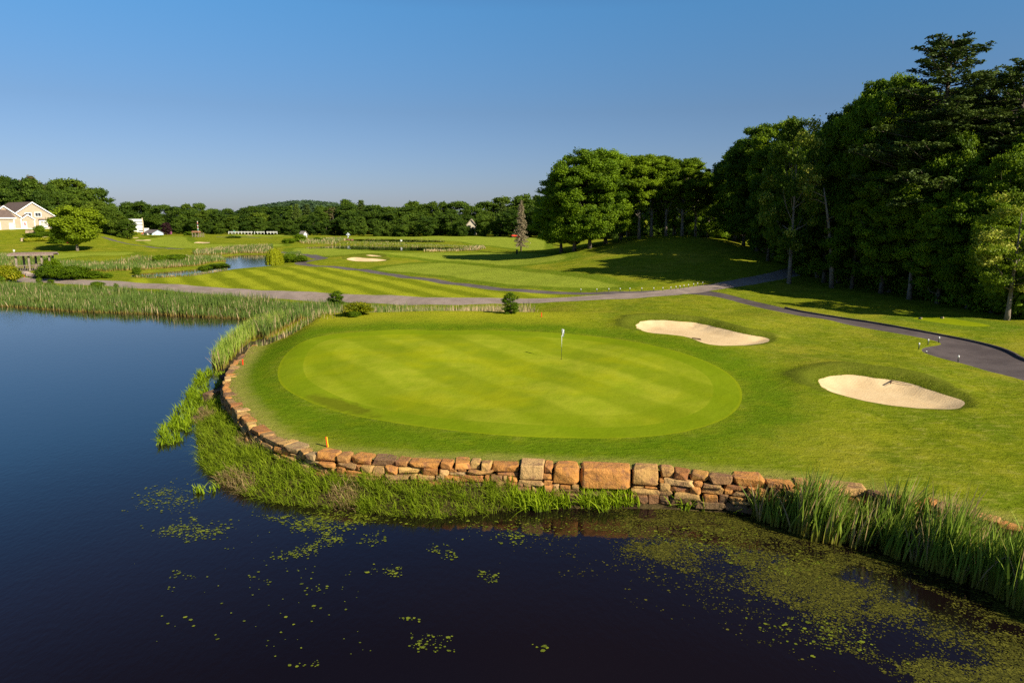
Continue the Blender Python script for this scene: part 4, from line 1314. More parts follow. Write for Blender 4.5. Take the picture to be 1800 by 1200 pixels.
tag(wroot, 'long curved dry stone wall of orange sandstone blocks holding up the green', 'wall')
# loose rocks at the foot of the dark side of the wall
for i, (u, v, sx, sy, sz, lb) in enumerate([(374, 703, 1.2, .8, .7, 'large brown rock leaning at the waterline by the dark side of the wall'),
        (388, 716, .9, .7, .5, 'dark flat rock at the foot of the wall, nearer than the leaning rock'), (398, 668, .8, .6, .5, 'small brown rock against the wall near the upper red stake'),
        (357, 722, .7, .5, .3, 'low wet rock at the edge of the pond below the wall'), (340, 738, .6, .4, .25, 'small wet stone at the corner of the grassy bank')]):
    p = wat([(u, v)])[0]; m = MB(); rock_hull(m, (0, 0, sz*.3), (sx, sy, sz), r, r.uniform(0, 3), .6+.3*r.uniform(), .2)
    o = m.build('rock', M_stone, None, loc=(p[0], p[1], 0)); o.data.attributes.new('tint', 'FLOAT', 'POINT').data.foreach_set('value', np.full(len(m.v) if len(m.v) == len(o.data.vertices) else len(o.data.vertices), .62, dtype=np.float32))
    tag(o, lb, 'rock')

# ------------------------------------------------------------------ blades: reeds, cattails, bank grass
def blades(P, H, width, r, lean=(0.25, 0.1), bend=.35, segs=3, tint=None, spread=.25, droop=0.0):
    """P (n,3) roots, H (n,) heights -> strip blades bending over"""
    n = len(P)
    az = r.uniform(0, 2*math.pi, n); fa = az + r.normal(0, .8, n)
    L = np.stack([np.cos(az), np.sin(az)], 1)*(np.abs(r.normal(0, spread, n)))[:,None] + np.array(lean)*(1+r.normal(0, .25, n))[:,None]
    W = width*r.uniform(.7, 1.35, n)
    side = np.stack([np.cos(fa), np.sin(fa), np.zeros(n)], 1)
    vs = []; hg = []
    for k in range(segs+1):
        f = k/segs
        off = L*(f*.45 + f*f*bend*1.6)[..., None] if False else L*(f*.45+f*f*bend*1.6)
        c = P + np.column_stack([off*H[:,None], H*(f - droop*f*f*np.hypot(*L.T)*1.2)])
        w = (W*(1-f)**.6*(0.75+.5*f*(1-f)*2))[:,None] if k < segs else None
        if k < segs: vs += [c - side*w/2, c + side*w/2]; hg += [f, f]
        else: vs.append(c); hg.append(1.0)
    K = len(vs); V = np.stack(vs, 1).reshape(-1, 3)
    base = np.arange(n)*K; F = []; ln = []
    faces = []
    for k in range(segs-1):
        faces.append(np.stack([base+2*k, base+2*k+1, base+2*k+3, base+2*k+2], 1))
    tri = np.stack([base+2*(segs-1), base+2*(segs-1)+1, base+K-1], 1)
    flat = np.concatenate([f.ravel() for f in faces] + [tri.ravel()])
    lns = np.concatenate([np.full(n*(segs-1), 4), np.full(n, 3)])
    T = np.repeat(tint if tint is not None else r.uniform(0, .8, n), K)
    return V, flat, lns, {'tint': T, 'hgt': np.tile(hg, n)}

def scatter(poly, n, r):
    lo, hi = poly.min(0), poly.max(0); out = []
    got = 0
    while got < n:
        q = r.uniform(lo, hi, (n*2, 2)); q = q[inside(q, poly)]; out.append(q); got += len(q)
    return np.vstack(out)[:n]

def clumpy(P, r, scale=1.3, keep=.6):
    """leave gaps: keep points where a wavy field is high"""
    x, y = P[:,0]/scale, P[:,1]/scale
    f = fbm(x, y)+r.normal(0, .4, len(P))
    return P[f > np.quantile(f, 1-keep)]

def patch_tint(P, r, scale, tan=.25, lo=0., hi=.78):
    x, y = P[:,0]/scale, P[:,1]/scale
    f = fbm(x, y)+r.normal(0, .6, len(P))
    t = lo+(hi-lo)*r.uniform(0, 1, len(P))
    t[f > np.quantile(f, 1-tan)] = 1.0
    return t

def root_z(P):
    z = z_parts(P); return np.column_stack([P, np.maximum(z-.02, -.12)])

# foreground cattails
cat_px = [(1318,884),(1360,878),(1440,890),(1540,903),(1640,922),(1720,948),(1800,975),(1900,1010),(2050,1070),(2050,1180),(1900,1125),(1800,1082),
          (1735,1040),(1660,1014),(1600,990),(1540,974),(1470,958),(1420,952),(1400,940),(1360,925),(1322,912)]
CATP = wat(cat_px)
P = clumpy(scatter(CATP, 3600, r), r, .8, .6)
C0 = scatter(CATP, 620, r)                        # leaf fans grow from common crowns
C0 = clumpy(C0, r, 1.1, .7); idx = r.integers(0, len(C0), 7600)
P = np.vstack([C0[idx]+r.normal(0, .075, (7600, 2)), P])
P = P[inside(P, grow(CATP, .2)) & ~inside(P, PLATEAU) & (seg_dist(P, *WSEG) > .40)]
H = r.uniform(1.85, 2.95, len(P))*(.78+.22*np.sin(P[:,0]*1.9+np.sin(P[:,1]*2.3)*1.5))*np.where(r.uniform(size=len(P)) < .18, .6, 1)
tn = patch_tint(P, r, 1.2, .20)
V, F, LN, A = blades(root_z(P), H, .075, r, (.14, .0), .42, 5, tn, .20, .3)
o = link('cattails', np_mesh('cattails', V, F, LN, A), None, M_reed); tag(o, 'tall dark green cattails standing in the pond before the wall', 'reeds', kind='stuff')
SH_C = None
# reeds along the far shore of the pond
far_px = [(-260,494),(-100,496),(0,501),(60,500),(130,503),(240,512),(330,518),(420,524),(520,530),(600,534),(700,537),(800,541),(900,545),(945,556),
          (900,556),(820,551),(740,549),(690,549),(620,557),(560,570),(500,590),(470,606),(450,600),(430,600),(440,584),(468,568),(462,560),(420,556),(360,553),
          (300,550),(240,547),(180,545),(130,543),(100,541),(50,537),(0,534),(-100,526),(-260,516)]
FARR = march(far_px, lambda x, y: .35+0*x)
P = scatter(FARR, 52000, r)
road_d = sdf(P, ROAD); keep = (road_d > 3.2) & (sdf(P, GREEN) > 9) & (~inside(P, PLATEAU) | (z_parts(P) < 1.15))
P = P[keep]
ds = sdf(P, POND)
edge = scatter(FARR, 40000, r); de = sdf(edge, POND); edge = edge[(np.abs(de) < .7) & (edge[:,1] > 60)]
P = np.vstack([P, edge])
X = P[:,0]; Hh = (.85+.32*fbm(P[:,0]/5, P[:,1]/3, 3))* np.where(X > -6, 1.15, np.where(X > -16, 1.3, 1.6))*r.uniform(.55, 1.1, len(P))
px_ = 900+FPX*P[:,0]/P[:,1]
tanq = np.clip(.15+.45*smooth01((px_-700)/100), 0, 1)
tn = np.where(r.uniform(size=len(P)) < tanq*.9*np.clip(.5+.6*fbm(P[:,0]/4, P[:,1]/3), 0, 1), 1.0, r.uniform(0, .78, len(P)))
V, F, LN, A = blades(root_z(P), Hh, .075, r, (-.02, .02), .3, 3, tn, .2, .2)
o = link('reeds', np_mesh('reeds', V, F, LN, A), None, M_reedfar); tag(o, 'wide band of pale green and tan reeds between pond and road', 'reeds', kind='stuff')
# tan reeds directly behind the raised green
P = np.stack([r.uniform(-17, 2.6, 9000), r.uniform(66.5, 75.5, 9000)], 1); P = P[(z_parts(P) < 1.25) & (r.uniform(size=len(P)) < np.clip((2.4-P[:,0])/3.5, 0, 1)) & (np.abs(P[:,1]-71) < 4.5-1.5*r.uniform(size=len(P)))]
tn = np.where((r.uniform(size=len(P)) < .30+.45*smooth01((P[:,0]+9)/6)), 1.0, r.uniform(0, .75, len(P)))
V, F, LN, A = blades(root_z(P), r.uniform(.9, 1.75, len(P)), .07, r, (0, .02), .25, 3, tn, .12, .15)
o = link('reeds', np_mesh('reeds_tan', V, F, LN, A), None, M_reedfar); tag(o, 'strip of tan dry reeds showing over the back of the raised green', 'reeds', kind='stuff')
q = resample(NWALL, .5, False); P = q[r.integers(0, len(q), 6500)]+r.normal(0, .9, (6500, 2)); P = P[(sdf(P, GREEN) > 6.5) & (P[:,1] > 53) & (P[:,0] < 2.5)]
V, F, LN, A = blades(root_z(P)-np.array([0,0,.1]), r.uniform(.35, .95, len(P)), .05, r, (0, .02), .3, 3, patch_tint(P, r, 2, .4), .2, .2)
o = link('reeds', np_mesh('reeds_edge', V, F, LN, A), None, M_reedfar); tag(o, 'low tan and green reeds along the upper edge of the raised turf', 'reeds', kind='stuff')
# reeds beside the upper wall
side_px = [(372,640),(392,612),(418,592),(450,578),(480,575),(520,580),(470,600),(440,612),(425,624),(415,636),(396,650),(380,652)]
SIDE = wat(side_px)
P = scatter(SIDE, 4200, r); P = P[~inside(P, PLATEAU)]
V, F, LN, A = blades(root_z(P), r.uniform(.8, 1.7, len(P)), .05, r, (-.05, .03), .4, 4, patch_tint(P, r, 1.5, .14), .25, .25)
o = link('reeds', np_mesh('reeds_side', V, F, LN, A), None, M_reed); tag(o, 'clump of green reeds against the upper end of the stone wall', 'reeds', kind='stuff')
# reeds round the small ponds
def reed_belt(px, z, n, h, w, label, tan=.3, r=r, mat=None):
    Q = march(px, lambda x, y: z+0*x); P = scatter(Q, n, r)
    V, F, LN, A = blades(root_z(P)+np.array([0, 0, .05]), h*r.uniform(.6, 1.1, len(P)), w, r, (0, 0), .25, 2, patch_tint(P, r, 3, tan), .15, .2)
    o = link('reeds', np_mesh('reeds_belt', V, F, LN, A), None, mat or M_reedfar); tag(o, label, 'reeds', kind='stuff')
reed_belt([(0,452),(40,458),(110,466),(180,468),(240,462),(300,463),(390,452),(398,459),(345,470.5),(260,477.5),(180,482),(120,480),(60,472),(0,472)], 1.0, 12000, 1.1, .12, 'reed bed on the far side of the small pond inlet', .14)
reed_belt([(338,446),(420,438),(480,437),(482,447),(430,447),(400,449),(345,451)], 1.0, 4500, 1.3, .14, 'reed belt behind the small pond')
reed_belt([(235,491),(330,486),(400,474.5),(400,476),(330,488),(240,493)], 1.0, 900, .5, .1, 'low reeds on the near edge of the small pond')
reed_belt([(500,452),(528,452),(532,457),(505,461)], 1.0, 1100, 1.3, .12, 'patch of dark reeds beside the willow', .05)
reed_belt([(525,425),(600,422),(610,426),(590,431),(530,432)], 1.4, 1800, 1.3, .2, 'pale reeds at the near end of the narrow pond')
reed_belt([(540,430.5),(640,427.5),(760,430),(840,433),(850,438),(780,437),(700,433.5),(600,431),(545,431)], 1.4, 3600, .45, .2, 'green reeds along the far side of the narrow pond', .12)
reed_belt([(742,439),(850,433),(854,438),(800,443),(745,443.5)], 1.4, 1900, .8, .2, 'tan reeds at the far end of the narrow pond', .6)
reed_belt([(640,419.5),(780,421.5),(782,425),(720,425.8),(640,422.5)], 2.0, 700, .5, .25, 'thin dark reeds in the far pond strip', .05)

# long grass on the bank
bank_px = [(372,700),(402,715),(428,745),(470,775),(530,800),(600,812),(700,822),(800,832),(905,838),(912,868),(900,893),(850,897),(790,905),(700,904),(640,897),
           (600,893),(540,886),(480,882),(430,864),(400,850),(370,828),(352,800),(346,760),(352,728)]
BG = march(bank_px, lambda x, y: .3+0*x)
C0 = scatter(BG, 520, r); k = 34
idx = np.repeat(np.arange(520), k)
P = C0[idx]+r.normal(0, .13, (len(idx), 2)); P = np.vstack([P, scatter(BG, 9000, r)])
P = P[~inside(P, PLATEAU) & (sdf(P, POND) > -.25)]
hc = np.concatenate([r.uniform(.28, .62, 520)[idx], r.uniform(.2, .45, 9000)])[:len(P)]
x, y = P[:,0], P[:,1]
deadf = np.sin(x*1.1+2.0)+np.sin(y*1.7+x*.6)
nearw = sdf(P, POND)
tn = np.where((deadf > 1.15) & (x < -6) & (r.uniform(size=len(P)) < .75), 1.0, r.uniform(0, .9, len(P)))
V, F, LN, A = blades(root_z(P), hc*r.uniform(.85, 1.45, len(P)), .028, r, (-.10, -.28), .75, 4, tn, .38, .55)
o = link('bank_grass', np_mesh('bank_grass', V, F, LN, A), None, M_bankgrass); tag(o, 'long arching bright green grass on the bank below the wall', 'grass', kind='stuff')

# rough turf tufts hanging over the wall edge
tq = []
for _ in range(9000):
    s = r.uniform(0, wl[-1]-1); xx, yy, d = wall_at(s); n_ = np.array([-d[1], d[0]]); q = r.gamma(1.6, .16)+.12
    tq.append((xx+n_[0]*q, yy+n_[1]*q))
P = np.array(tq); z = z_parts(P, 'in')
V, F, LN, A = blades(np.column_stack([P, z-.01]), r.uniform(.03, .10, len(P)), .02, r, (0, -.15), .5, 2, r.uniform(.2, 1.0, len(P)), .5, .2)
o = link('turf_edge', np_mesh('turf_edge', V, F, LN, A), None, M_bankgrass); tag(o, 'ragged short grass fringe behind the wall top', 'grass', kind='stuff')

# long turf hanging over the far lips of the two near bunkers
q = []
for b in BUNK[:2]:
    c = b.mean(0); bb = resample(b, .03)
    k = (bb[:,1]-c[1] > -.2*(bb[:,0]-c[0])*.3-.1); e_ = bb[k]; n_ = e_-c; n_ /= np.linalg.norm(n_, axis=1)[:,None]
    for rep in range(5): q.append(e_ + n_*r.gamma(1.5, .14, len(e_))[:,None] + r.normal(0, .02, e_.shape))
P = np.vstack(q); V, F, LN, A = blades(root_z(P), r.uniform(.05, .17, len(P)), .022, r, (0, -.35), .6, 2, r.uniform(0, .95, len(P)), .5, .4)
o = link('bunker_fringe', np_mesh('bunker_fringe', V, F, LN, A), None, M_bankgrass); tag(o, 'long ragged turf over the far lips of the two near bunkers', 'grass', kind='stuff')

# broad leaved water plants in clumps
def emergent(px, n, h, label, z=0.0, w=.06):
    Q = wat(px); C = scatter(Q, max(3, n//14), r); idx = r.integers(0, len(C), n)
    P = C[idx]+r.normal(0, .11, (n, 2))
    V, F, LN, A = blades(np.column_stack([P, np.full(n, -.05)]), h*r.uniform(.45, 1.1, n), w, r, (-.12, -.05), .6, 4, r.uniform(0, .9, n), .45, .35)
    o = link('water_plants', np_mesh('water_plants', V, F, LN, A), None, M_emerg); tag(o, label, 'water plants', kind='stuff')
emergent([(333,692),(352,652),(372,652),(366,690),(348,730),(325,770),(305,790),(278,785),(276,768),(300,742),(318,718)], 1900, .6, 'narrow strip of yellow green water plants off the dark side of the wall')
emergent([(900,868),(1005,864),(1012,890),(950,898),(900,893)], 1500, .85, 'yellow green water plants beside the end of the grassy bank')
emergent([(1018,868),(1112,866),(1116,890),(1060,898),(1020,892)], 1500, .85, 'clump of water plants below the largest boulder')
emergent([(1172,872),(1252,872),(1256,892),(1215,898),(1178,892)], 1100, .8, 'clump of water plants between boulder and cattails')
emergent([(1256,872),(1322,876),(1320,900),(1285,900),(1260,892)], 800, .75, 'shaded water plants at the edge of the cattails')
emergent([(340,862),(352,858),(358,868),(346,872)], 26, .5, 'tiny lone tuft of leaves out in the pond')
emergent([(362,858),(382,856),(384,866),(366,868)], 26, .45, 'second tiny tuft of leaves nearer the grassy bank')
emergent([(384,652),(398,648),(398,672),(380,690),(372,684)], 200, .4, 'sparse water plants by the upper rocks')

# lily pads and floating algae
def pads(spec, size, name, label, mat, z0=.006, noise=.8, soft=1.2):
    P = []; S = []
    for px, n, cl in spec:
        Q = wat(px); p = scatter(Q, n*4, r)
        x, y = p[:,0], p[:,1]
        f = 2.2*fbm(x/cl/1.3, y/cl/1.0, 5)+r.normal(0, noise, len(p))
        d = np.maximum(0, -sdf(p, Q)); f += np.minimum(d/soft, 1)*3.2
        o_ = np.argsort(-f)[:n]; P.append(p[o_])
    P = np.vstack(P); n = len(P); s = size*np.clip(r.lognormal(-.25, .45, n), .3, 2.2)
    P = P[~inside(P, grow(PLATEAU, -.0))] if True else P; n = len(P); s = s[:n]
    K = 7; a0 = r.uniform(0, 6.28, n)
    ang = a0[:,None]+np.linspace(0, 5.6, K)[None]; rad = s[:,None]*(1+r.normal(0, .12, (n, K)))*np.where(np.arange(K) == 0, .65, 1)[None]
    V = np.stack([P[:,0:1]+rad*np.cos(ang), P[:,1:2]+rad*np.sin(ang)*.9, np.broadcast_to((z0+r.uniform(0, .008, n))[:,None], (n, K))], 2).reshape(-1, 3)
    T = np.repeat(r.uniform(0, 1, n)**(2.2 if name == 'algae' else 1), K)
    me = np_mesh(name, V, np.arange(n*K), K, {'tint': T}); o = link(name, me, None, mat); tag(o, label, 'floating plants', kind='stuff')
pads([([(445,905),(560,893),(640,903),(720,912),(730,925),(640,930),(600,952),(540,985),(470,995),(450,985),(520,950),(505,925)], 1300, 1),
      ([(235,925),(330,905),(430,915),(425,945),(330,955),(235,955)], 330, 1), ([(210,850),(330,830),(370,880),(330,905),(210,900)], 330, 1),
      ([(595,950),(675,930),(680,955),(640,965),(600,965)], 60, .8), ([(640,1000),(710,995),(710,1015),(650,1010)], 45, .6), ([(710,1110),(800,1118),(800,1150),(715,1145)], 70, .7),
      ([(750,955),(800,955),(805,985),(750,980)], 45, .6), ([(840,990),(880,985),(880,1030),(840,1020)], 45, .6),
      ([(780,905),(1000,900),(1000,945),(900,960),(790,945)], 260, .8), ([(300,1005),(340,990),(350,1045),(295,1040)], 26, .6), ([(430,1010),(480,1015),(475,1030)], 14, .6), 
      ([(530,1030),(580,1030),(570,1045),(530,1045)], 16, .6), ([(500,1170),(560,1160),(560,1175)], 12, .6), ([(1000,900),(1330,905),(1420,960),(1560,1005),(1480,1060),(1300,1010),(1150,960),(1000,940)], 420, .9),
      ([(1300,1050),(1500,1080),(1640,1180),(1500,1190),(1300,1110)], 160, .9), ([(700,1085),(740,1085),(735,1105)], 14, .6), ([(930,1130),(970,1130),(960,1150)], 12, .6),
      ([(200,870),(420,870),(700,990),(760,1180),(200,1180)], 120, 2.5)],
     .033, 'lily_pads', 'small yellow green lily pads scattered over the dark pond', M_lily, .010, 1.3)
pads([([(975,893),(1140,888),(1320,902),(1430,945),(1560,985),(1700,1035),(1850,1085),(2000,1150),(2000,1330),(1800,1290),(1640,1235),(1500,1150),(1400,1075),(1260,1020),(1060,975),(975,940)], 42000, 1.3),
      ([(1000,880),(1330,890),(1560,960),(1800,1050),(1850,1120),(1560,1010),(1330,950),(1000,915)], 12000, 1.0),
      ([(900,900),(1400,940),(1800,1200),(1500,1200),(1150,1080),(900,980)], 2500, .9)],
     .023, 'algae', 'murky olive flecks of algae and duckweed spreading from the cattails', M_alga, .004, 1.1, 3.2)

# ------------------------------------------------------------------ small course furniture
M_white = simple_mat('white_paint', (0.78, 0.78, 0.75), .5, .05)
M_black = simple_mat('black_paint', (0.02, 0.03, 0.022), .5, .1)
M_red = simple_mat('red_paint', (0.75, 0.045, 0.012), .5, .08)
M_yellow = simple_mat('yellow_paint', (0.85, 0.55, 0.02), .5, .05)
M_cloth = simple_mat('flag_cloth', (0.75, 0.77, 0.76), .8, .05)
M_wood = simple_mat('weathered_wood', (0.30, 0.24, 0.19), .85, .2, 4, .2, .02)
M_orange = simple_mat('orange_plastic', (0.80, 0.16, 0.02), .5, .05)

def flag_cloth_mesh(m, x0, z0, z1, w, r, lean=0.0):
    """a limp flag: folds hanging beside the pole"""
    nx, nz = 8, 7; vs = []; fs = []
    for j in range(nz):
        f = j/(nz-1); z = z1-(z1-z0)*f
        ww = w*(1-.35*abs(f-.35))
        for i in range(nx):
            g = i/(nx-1)
            vs.append((x0+.015+ww*g*(1-.25*f), .045*math.sin(g*9+f*3)*(.3+g), z-.22*g*w*3*(.6+.4*f)*.6))
    for j in range(nz-1):
        for i in range(nx-1): a = j*nx+i; fs.append((a, a+1, a+nx+1, a+nx))
    m.add(vs, fs)
def flagstick(p, H, label, rows, cloth=M_cloth, w=.17):
    root = empty('flagstick', p); pole = MB(); pw = MB()
    cuts = [0, .62, .88, 1.20, H]; mats = [M_black, M_black, M_white, M_black]
    seg = [(0, .40, M_black), (.40, .78, M_white), (.78, H, M_black)] if rows else [(0, H, M_white)]
    for a, b, mt in seg:
        m = MB(); m.tube([(0, 0, H*a if a < 1 else a), (0, 0, H*b if b < 1 else b)], .012 if H < 3 else .03, 8)
        m.build('pole', mt, root, smooth=True)
    m = MB(); flag_cloth_mesh(m, 0, H-.50 if H < 3 else H-.6, H-.04, w, r); m.build('flag', cloth, root, smooth=True)
    m = MB(); m.tube([(0, 0, .004), (0, 0, .012)], .054, 14); m.build('cup', M_black, root)
    tag(root, label, 'golf flag'); return root
p = gp(987, 631); q = at_y(987, 577, p.y)
fs_ = flagstick(tuple(p), q.z-p.z, 'black and white flagstick with limp white flag on the near green', True)
# a dark band low on the cloth as in the photo
for u, v, vt, lb, cl in ((24, 448, 439, 'far white flag on the green left of the lone round tree', M_cloth), (704, 427, 421, 'far white flag between the two narrow ponds', M_cloth),
                  (411, 415, 404.5, 'far teal pin before the long white fence', simple_mat('teal_cloth', (.03, .28, .22), .8)), (873, 414.5, 411.5, 'tiny far flag near the dark trees behind the dead spruce', M_cloth)):
    p = gp(u, v); q = at_y(u, vt, p.y); H = max(1.5, q.z-p.z)
    f = flagstick(tuple(p), H, lb, False, cl, .8 if v < 440 else .6)

def stake(u, v, vt, label, tilt=0.0, two=False):
    p = gp(u, v); q = at_y(u, vt, p.y); H = q.z-p.z; w = .035
    root = empty('stake', tuple(p), .3 if two else 0); m = MB()
    if two: m.box(-w, w*.1, -w, w, -.1, H); m.build('post', M_red, root, bevel=.004); m = MB(); m.box(w*.1+.003, w*1.3, -w, w, -.1, H*.97); m.build('facing', M_yellow, root, bevel=.004); root.rotation_euler = (0, -.09, .25)
    else: m.box(-w, w, -w, w, -.1, H*.93); m.build('post', M_red, root, bevel=.004); m = MB(); m.box(-w*.9, w*.9, -w*.9, w*.9, H*.93+.002, H); m.build('cap', M_orange, root, bevel=.004)
    tag(root, label, 'stake')
stake(576, 785, 767, 'leaning red and yellow stake on the turf above the wall corner', two=True)
stake(427, 641, 631, 'red stake near the upper left end of the stone wall')
stake(952, 557, 549, 'red stake at the right end of the tan reeds')
stake(43, 487, 482, 'red stake beside the yellow topped bush near the shelter')
stake(308, 484, 481, 'tiny red stake by the near edge of the small pond')
stake(196, 488, 485, 'tiny red stake between thicket and small pond')

# white topped marker posts
def marker():
    root = empty('marker_post', (0, 0, 0)); m = MB(); m.tube([(0,0,-.1),(0,0,.30)], .035, 8); m.build('post', M_black, root, smooth=True)
    m = MB(); m.tube([(0,0,.302),(0,0,.40),(0,0,.45),(0,0,.47)], [.05,.055,.045,.015], 10); m.build('cap', M_white, root, smooth=True); return root
MK = marker(); used = False
mk = [(1021,513.5),(1049,513.5),(1070,513),(1090,512.5),(1107,512),(1128,511.8),(1149,511.5),(1165,511),(1179,510),(1188,509),(1195,508),(1202,506.8),(1210,505.5),(1219,504),(1226,502.8),(1235,501.5)]
for i, (u, v) in enumerate(mk):
    o = MK if not used else copy_tree(MK); used = True
    o.location = gp(u, v); 
    lb = f'white topped marker post, {ordinal(i)} from the left in the row along the road' if i < 8 else f'white topped marker post, {ordinal(15-i)} from the right in the row along the road'
    tag(o, lb, 'post', 'marker posts along the road')
for (u, v), lb in zip([(1650,602),(1631,606),(1615,613),(1628,621),(1684,636)], ['white topped post at the turf tip where the path widens', 'middle white topped post of the turf tip by the widening path',
        'white topped post set back on grass left of the widened path', 'low white topped post at the rounded path corner', 'white topped post on the near edge of the widened path']):
    o = copy_tree(MK); o.location = gp(u, v); tag(o, lb, 'post', 'marker posts at the widened path')
    if (u, v) == (1628, 621): o.scale = (1, 1, .4)
# tee markers
for (u, v), lb in zip([(1617,561),(1655,560)], ['tan and dark tee marker nearer the cart path', 'tan and dark tee marker nearer the woods']):
    p = gp(u, v); root = empty('tee_marker', tuple(p)); m = MB(); rock_hull(m, (0,0,.09), (.24,.2,.2), r, 0, .5, .2); m.build('body', M_black, root)
    m = MB(); rock_hull(m, (.12,0,.1), (.16,.16,.16), r, 0, .5, .25); m.build('face', M_yellow if False else simple_mat('tan_paint', (.5,.38,.2)), root); tag(root, lb, 'tee marker')
# rakes
def rake(u0, v0, u1, v1, label, head=.42):
    a = gp(u0, v0); b = gp(u1, v1); root = empty('rake', tuple(a)); d = (b-a); m = MB()
    m.tube([(0,0,.12), tuple(d+Vector((0,0,.06)))], .022, 8); m.build('handle', M_wood, root, smooth=True)
    n_ = Vector((-d.y, d.x, 0)).normalized(); m = MB(); m.tube([tuple(-n_*head+Vector((0,0,.11))), tuple(n_*head+Vector((0,0,.11)))], .035, 6)
    for i in range(15):
        q = -n_*head+n_*(2*head*i/14); m.tube([(q.x, q.y, .11), (q.x-d.x*.0, q.y, .0)], .012, 5)
    m.build('head', simple_mat('rake_head', (.10, .055, .035), .6), root); tag(root, label, 'rake')
rake(1567, 671, 1604, 677.5, 'wooden bunker rake lying on the nearest sand bunker')
rake(1224, 596, 1233, 597.5, 'small dark rake at the near lip of the kidney bunker', .35)

# ------------------------------------------------------------------ timber shelter on the bridge
def shelter():
    a = gp(44, 476); Y = a.y; X = lambda u: (u-64)/FPX*Y*1.0
    root = empty('timber_shelter', (float((64-900)/FPX*Y), Y, a.z), math.radians(20)); k = 1.05
    hh = 3.2
    for x, y in ((-2.6,-1.2),(-.5,-1.2),(1.6,-1.2),(2.9,-1.2),(-2.0,1.2),(0,1.2),(2.9,1.2)):
        m = MB(); m.box(x-.16, x+.16, y-.16, y+.16, -1.2, hh-.25); m.build('post', M_wood, root, bevel=.02)
    m = MB(); n_ = 10
    for i in range(n_):
        x0 = -3.6+i*.74; m.box(x0, x0+.70, -1.9, 1.9, hh+.02+.006*(i % 2), hh+.10+.006*(i % 2))
    m.prism([(-3.6,hh+.12),(3.8,hh+.12),(3.6,hh+.34),(-3.4,hh+.34)], -1.7, 1.7); m.build('roof', simple_mat('roof_boards', (.27,.19,.16), .8, .2, 3), root)
    m = MB(); m.box(-3.6, 3.8, -1.95, -1.83, hh-.22, hh+.02); m.box(-3.6, 3.8, 1.83, 1.95, hh-.22, hh+.02); m.box(-3.75, -3.62, -1.95, 1.95, hh-.22, hh+.2); m.build('beam', M_wood, root, bevel=.01)
    m = MB()
    for x in np.arange(-2.6, 3.0, .28): m.box(x-.03, x+.03, -1.23, -1.17, .25, 1.1)
    m.box(-2.6, 2.9, -1.26, -1.14, 1.1, 1.2); m.build('railing', M_wood, root)
    m = MB(); m.box(-5.5, 6, -1.5, 1.5, -.1, .06); m.build('deck', M_wood, root)
    for x in (-.1, .7, 1.5):
        m = MB(); m.box(x, x+.5, .2, .7, .08, 1.15); m.box(x+.05, x+.45, .25, .65, 1.152, 1.35); m.build('bench', M_dead, root)
    tag(root, 'open timber shelter with flat brown roof on the little bridge', 'shelter')
shelter()

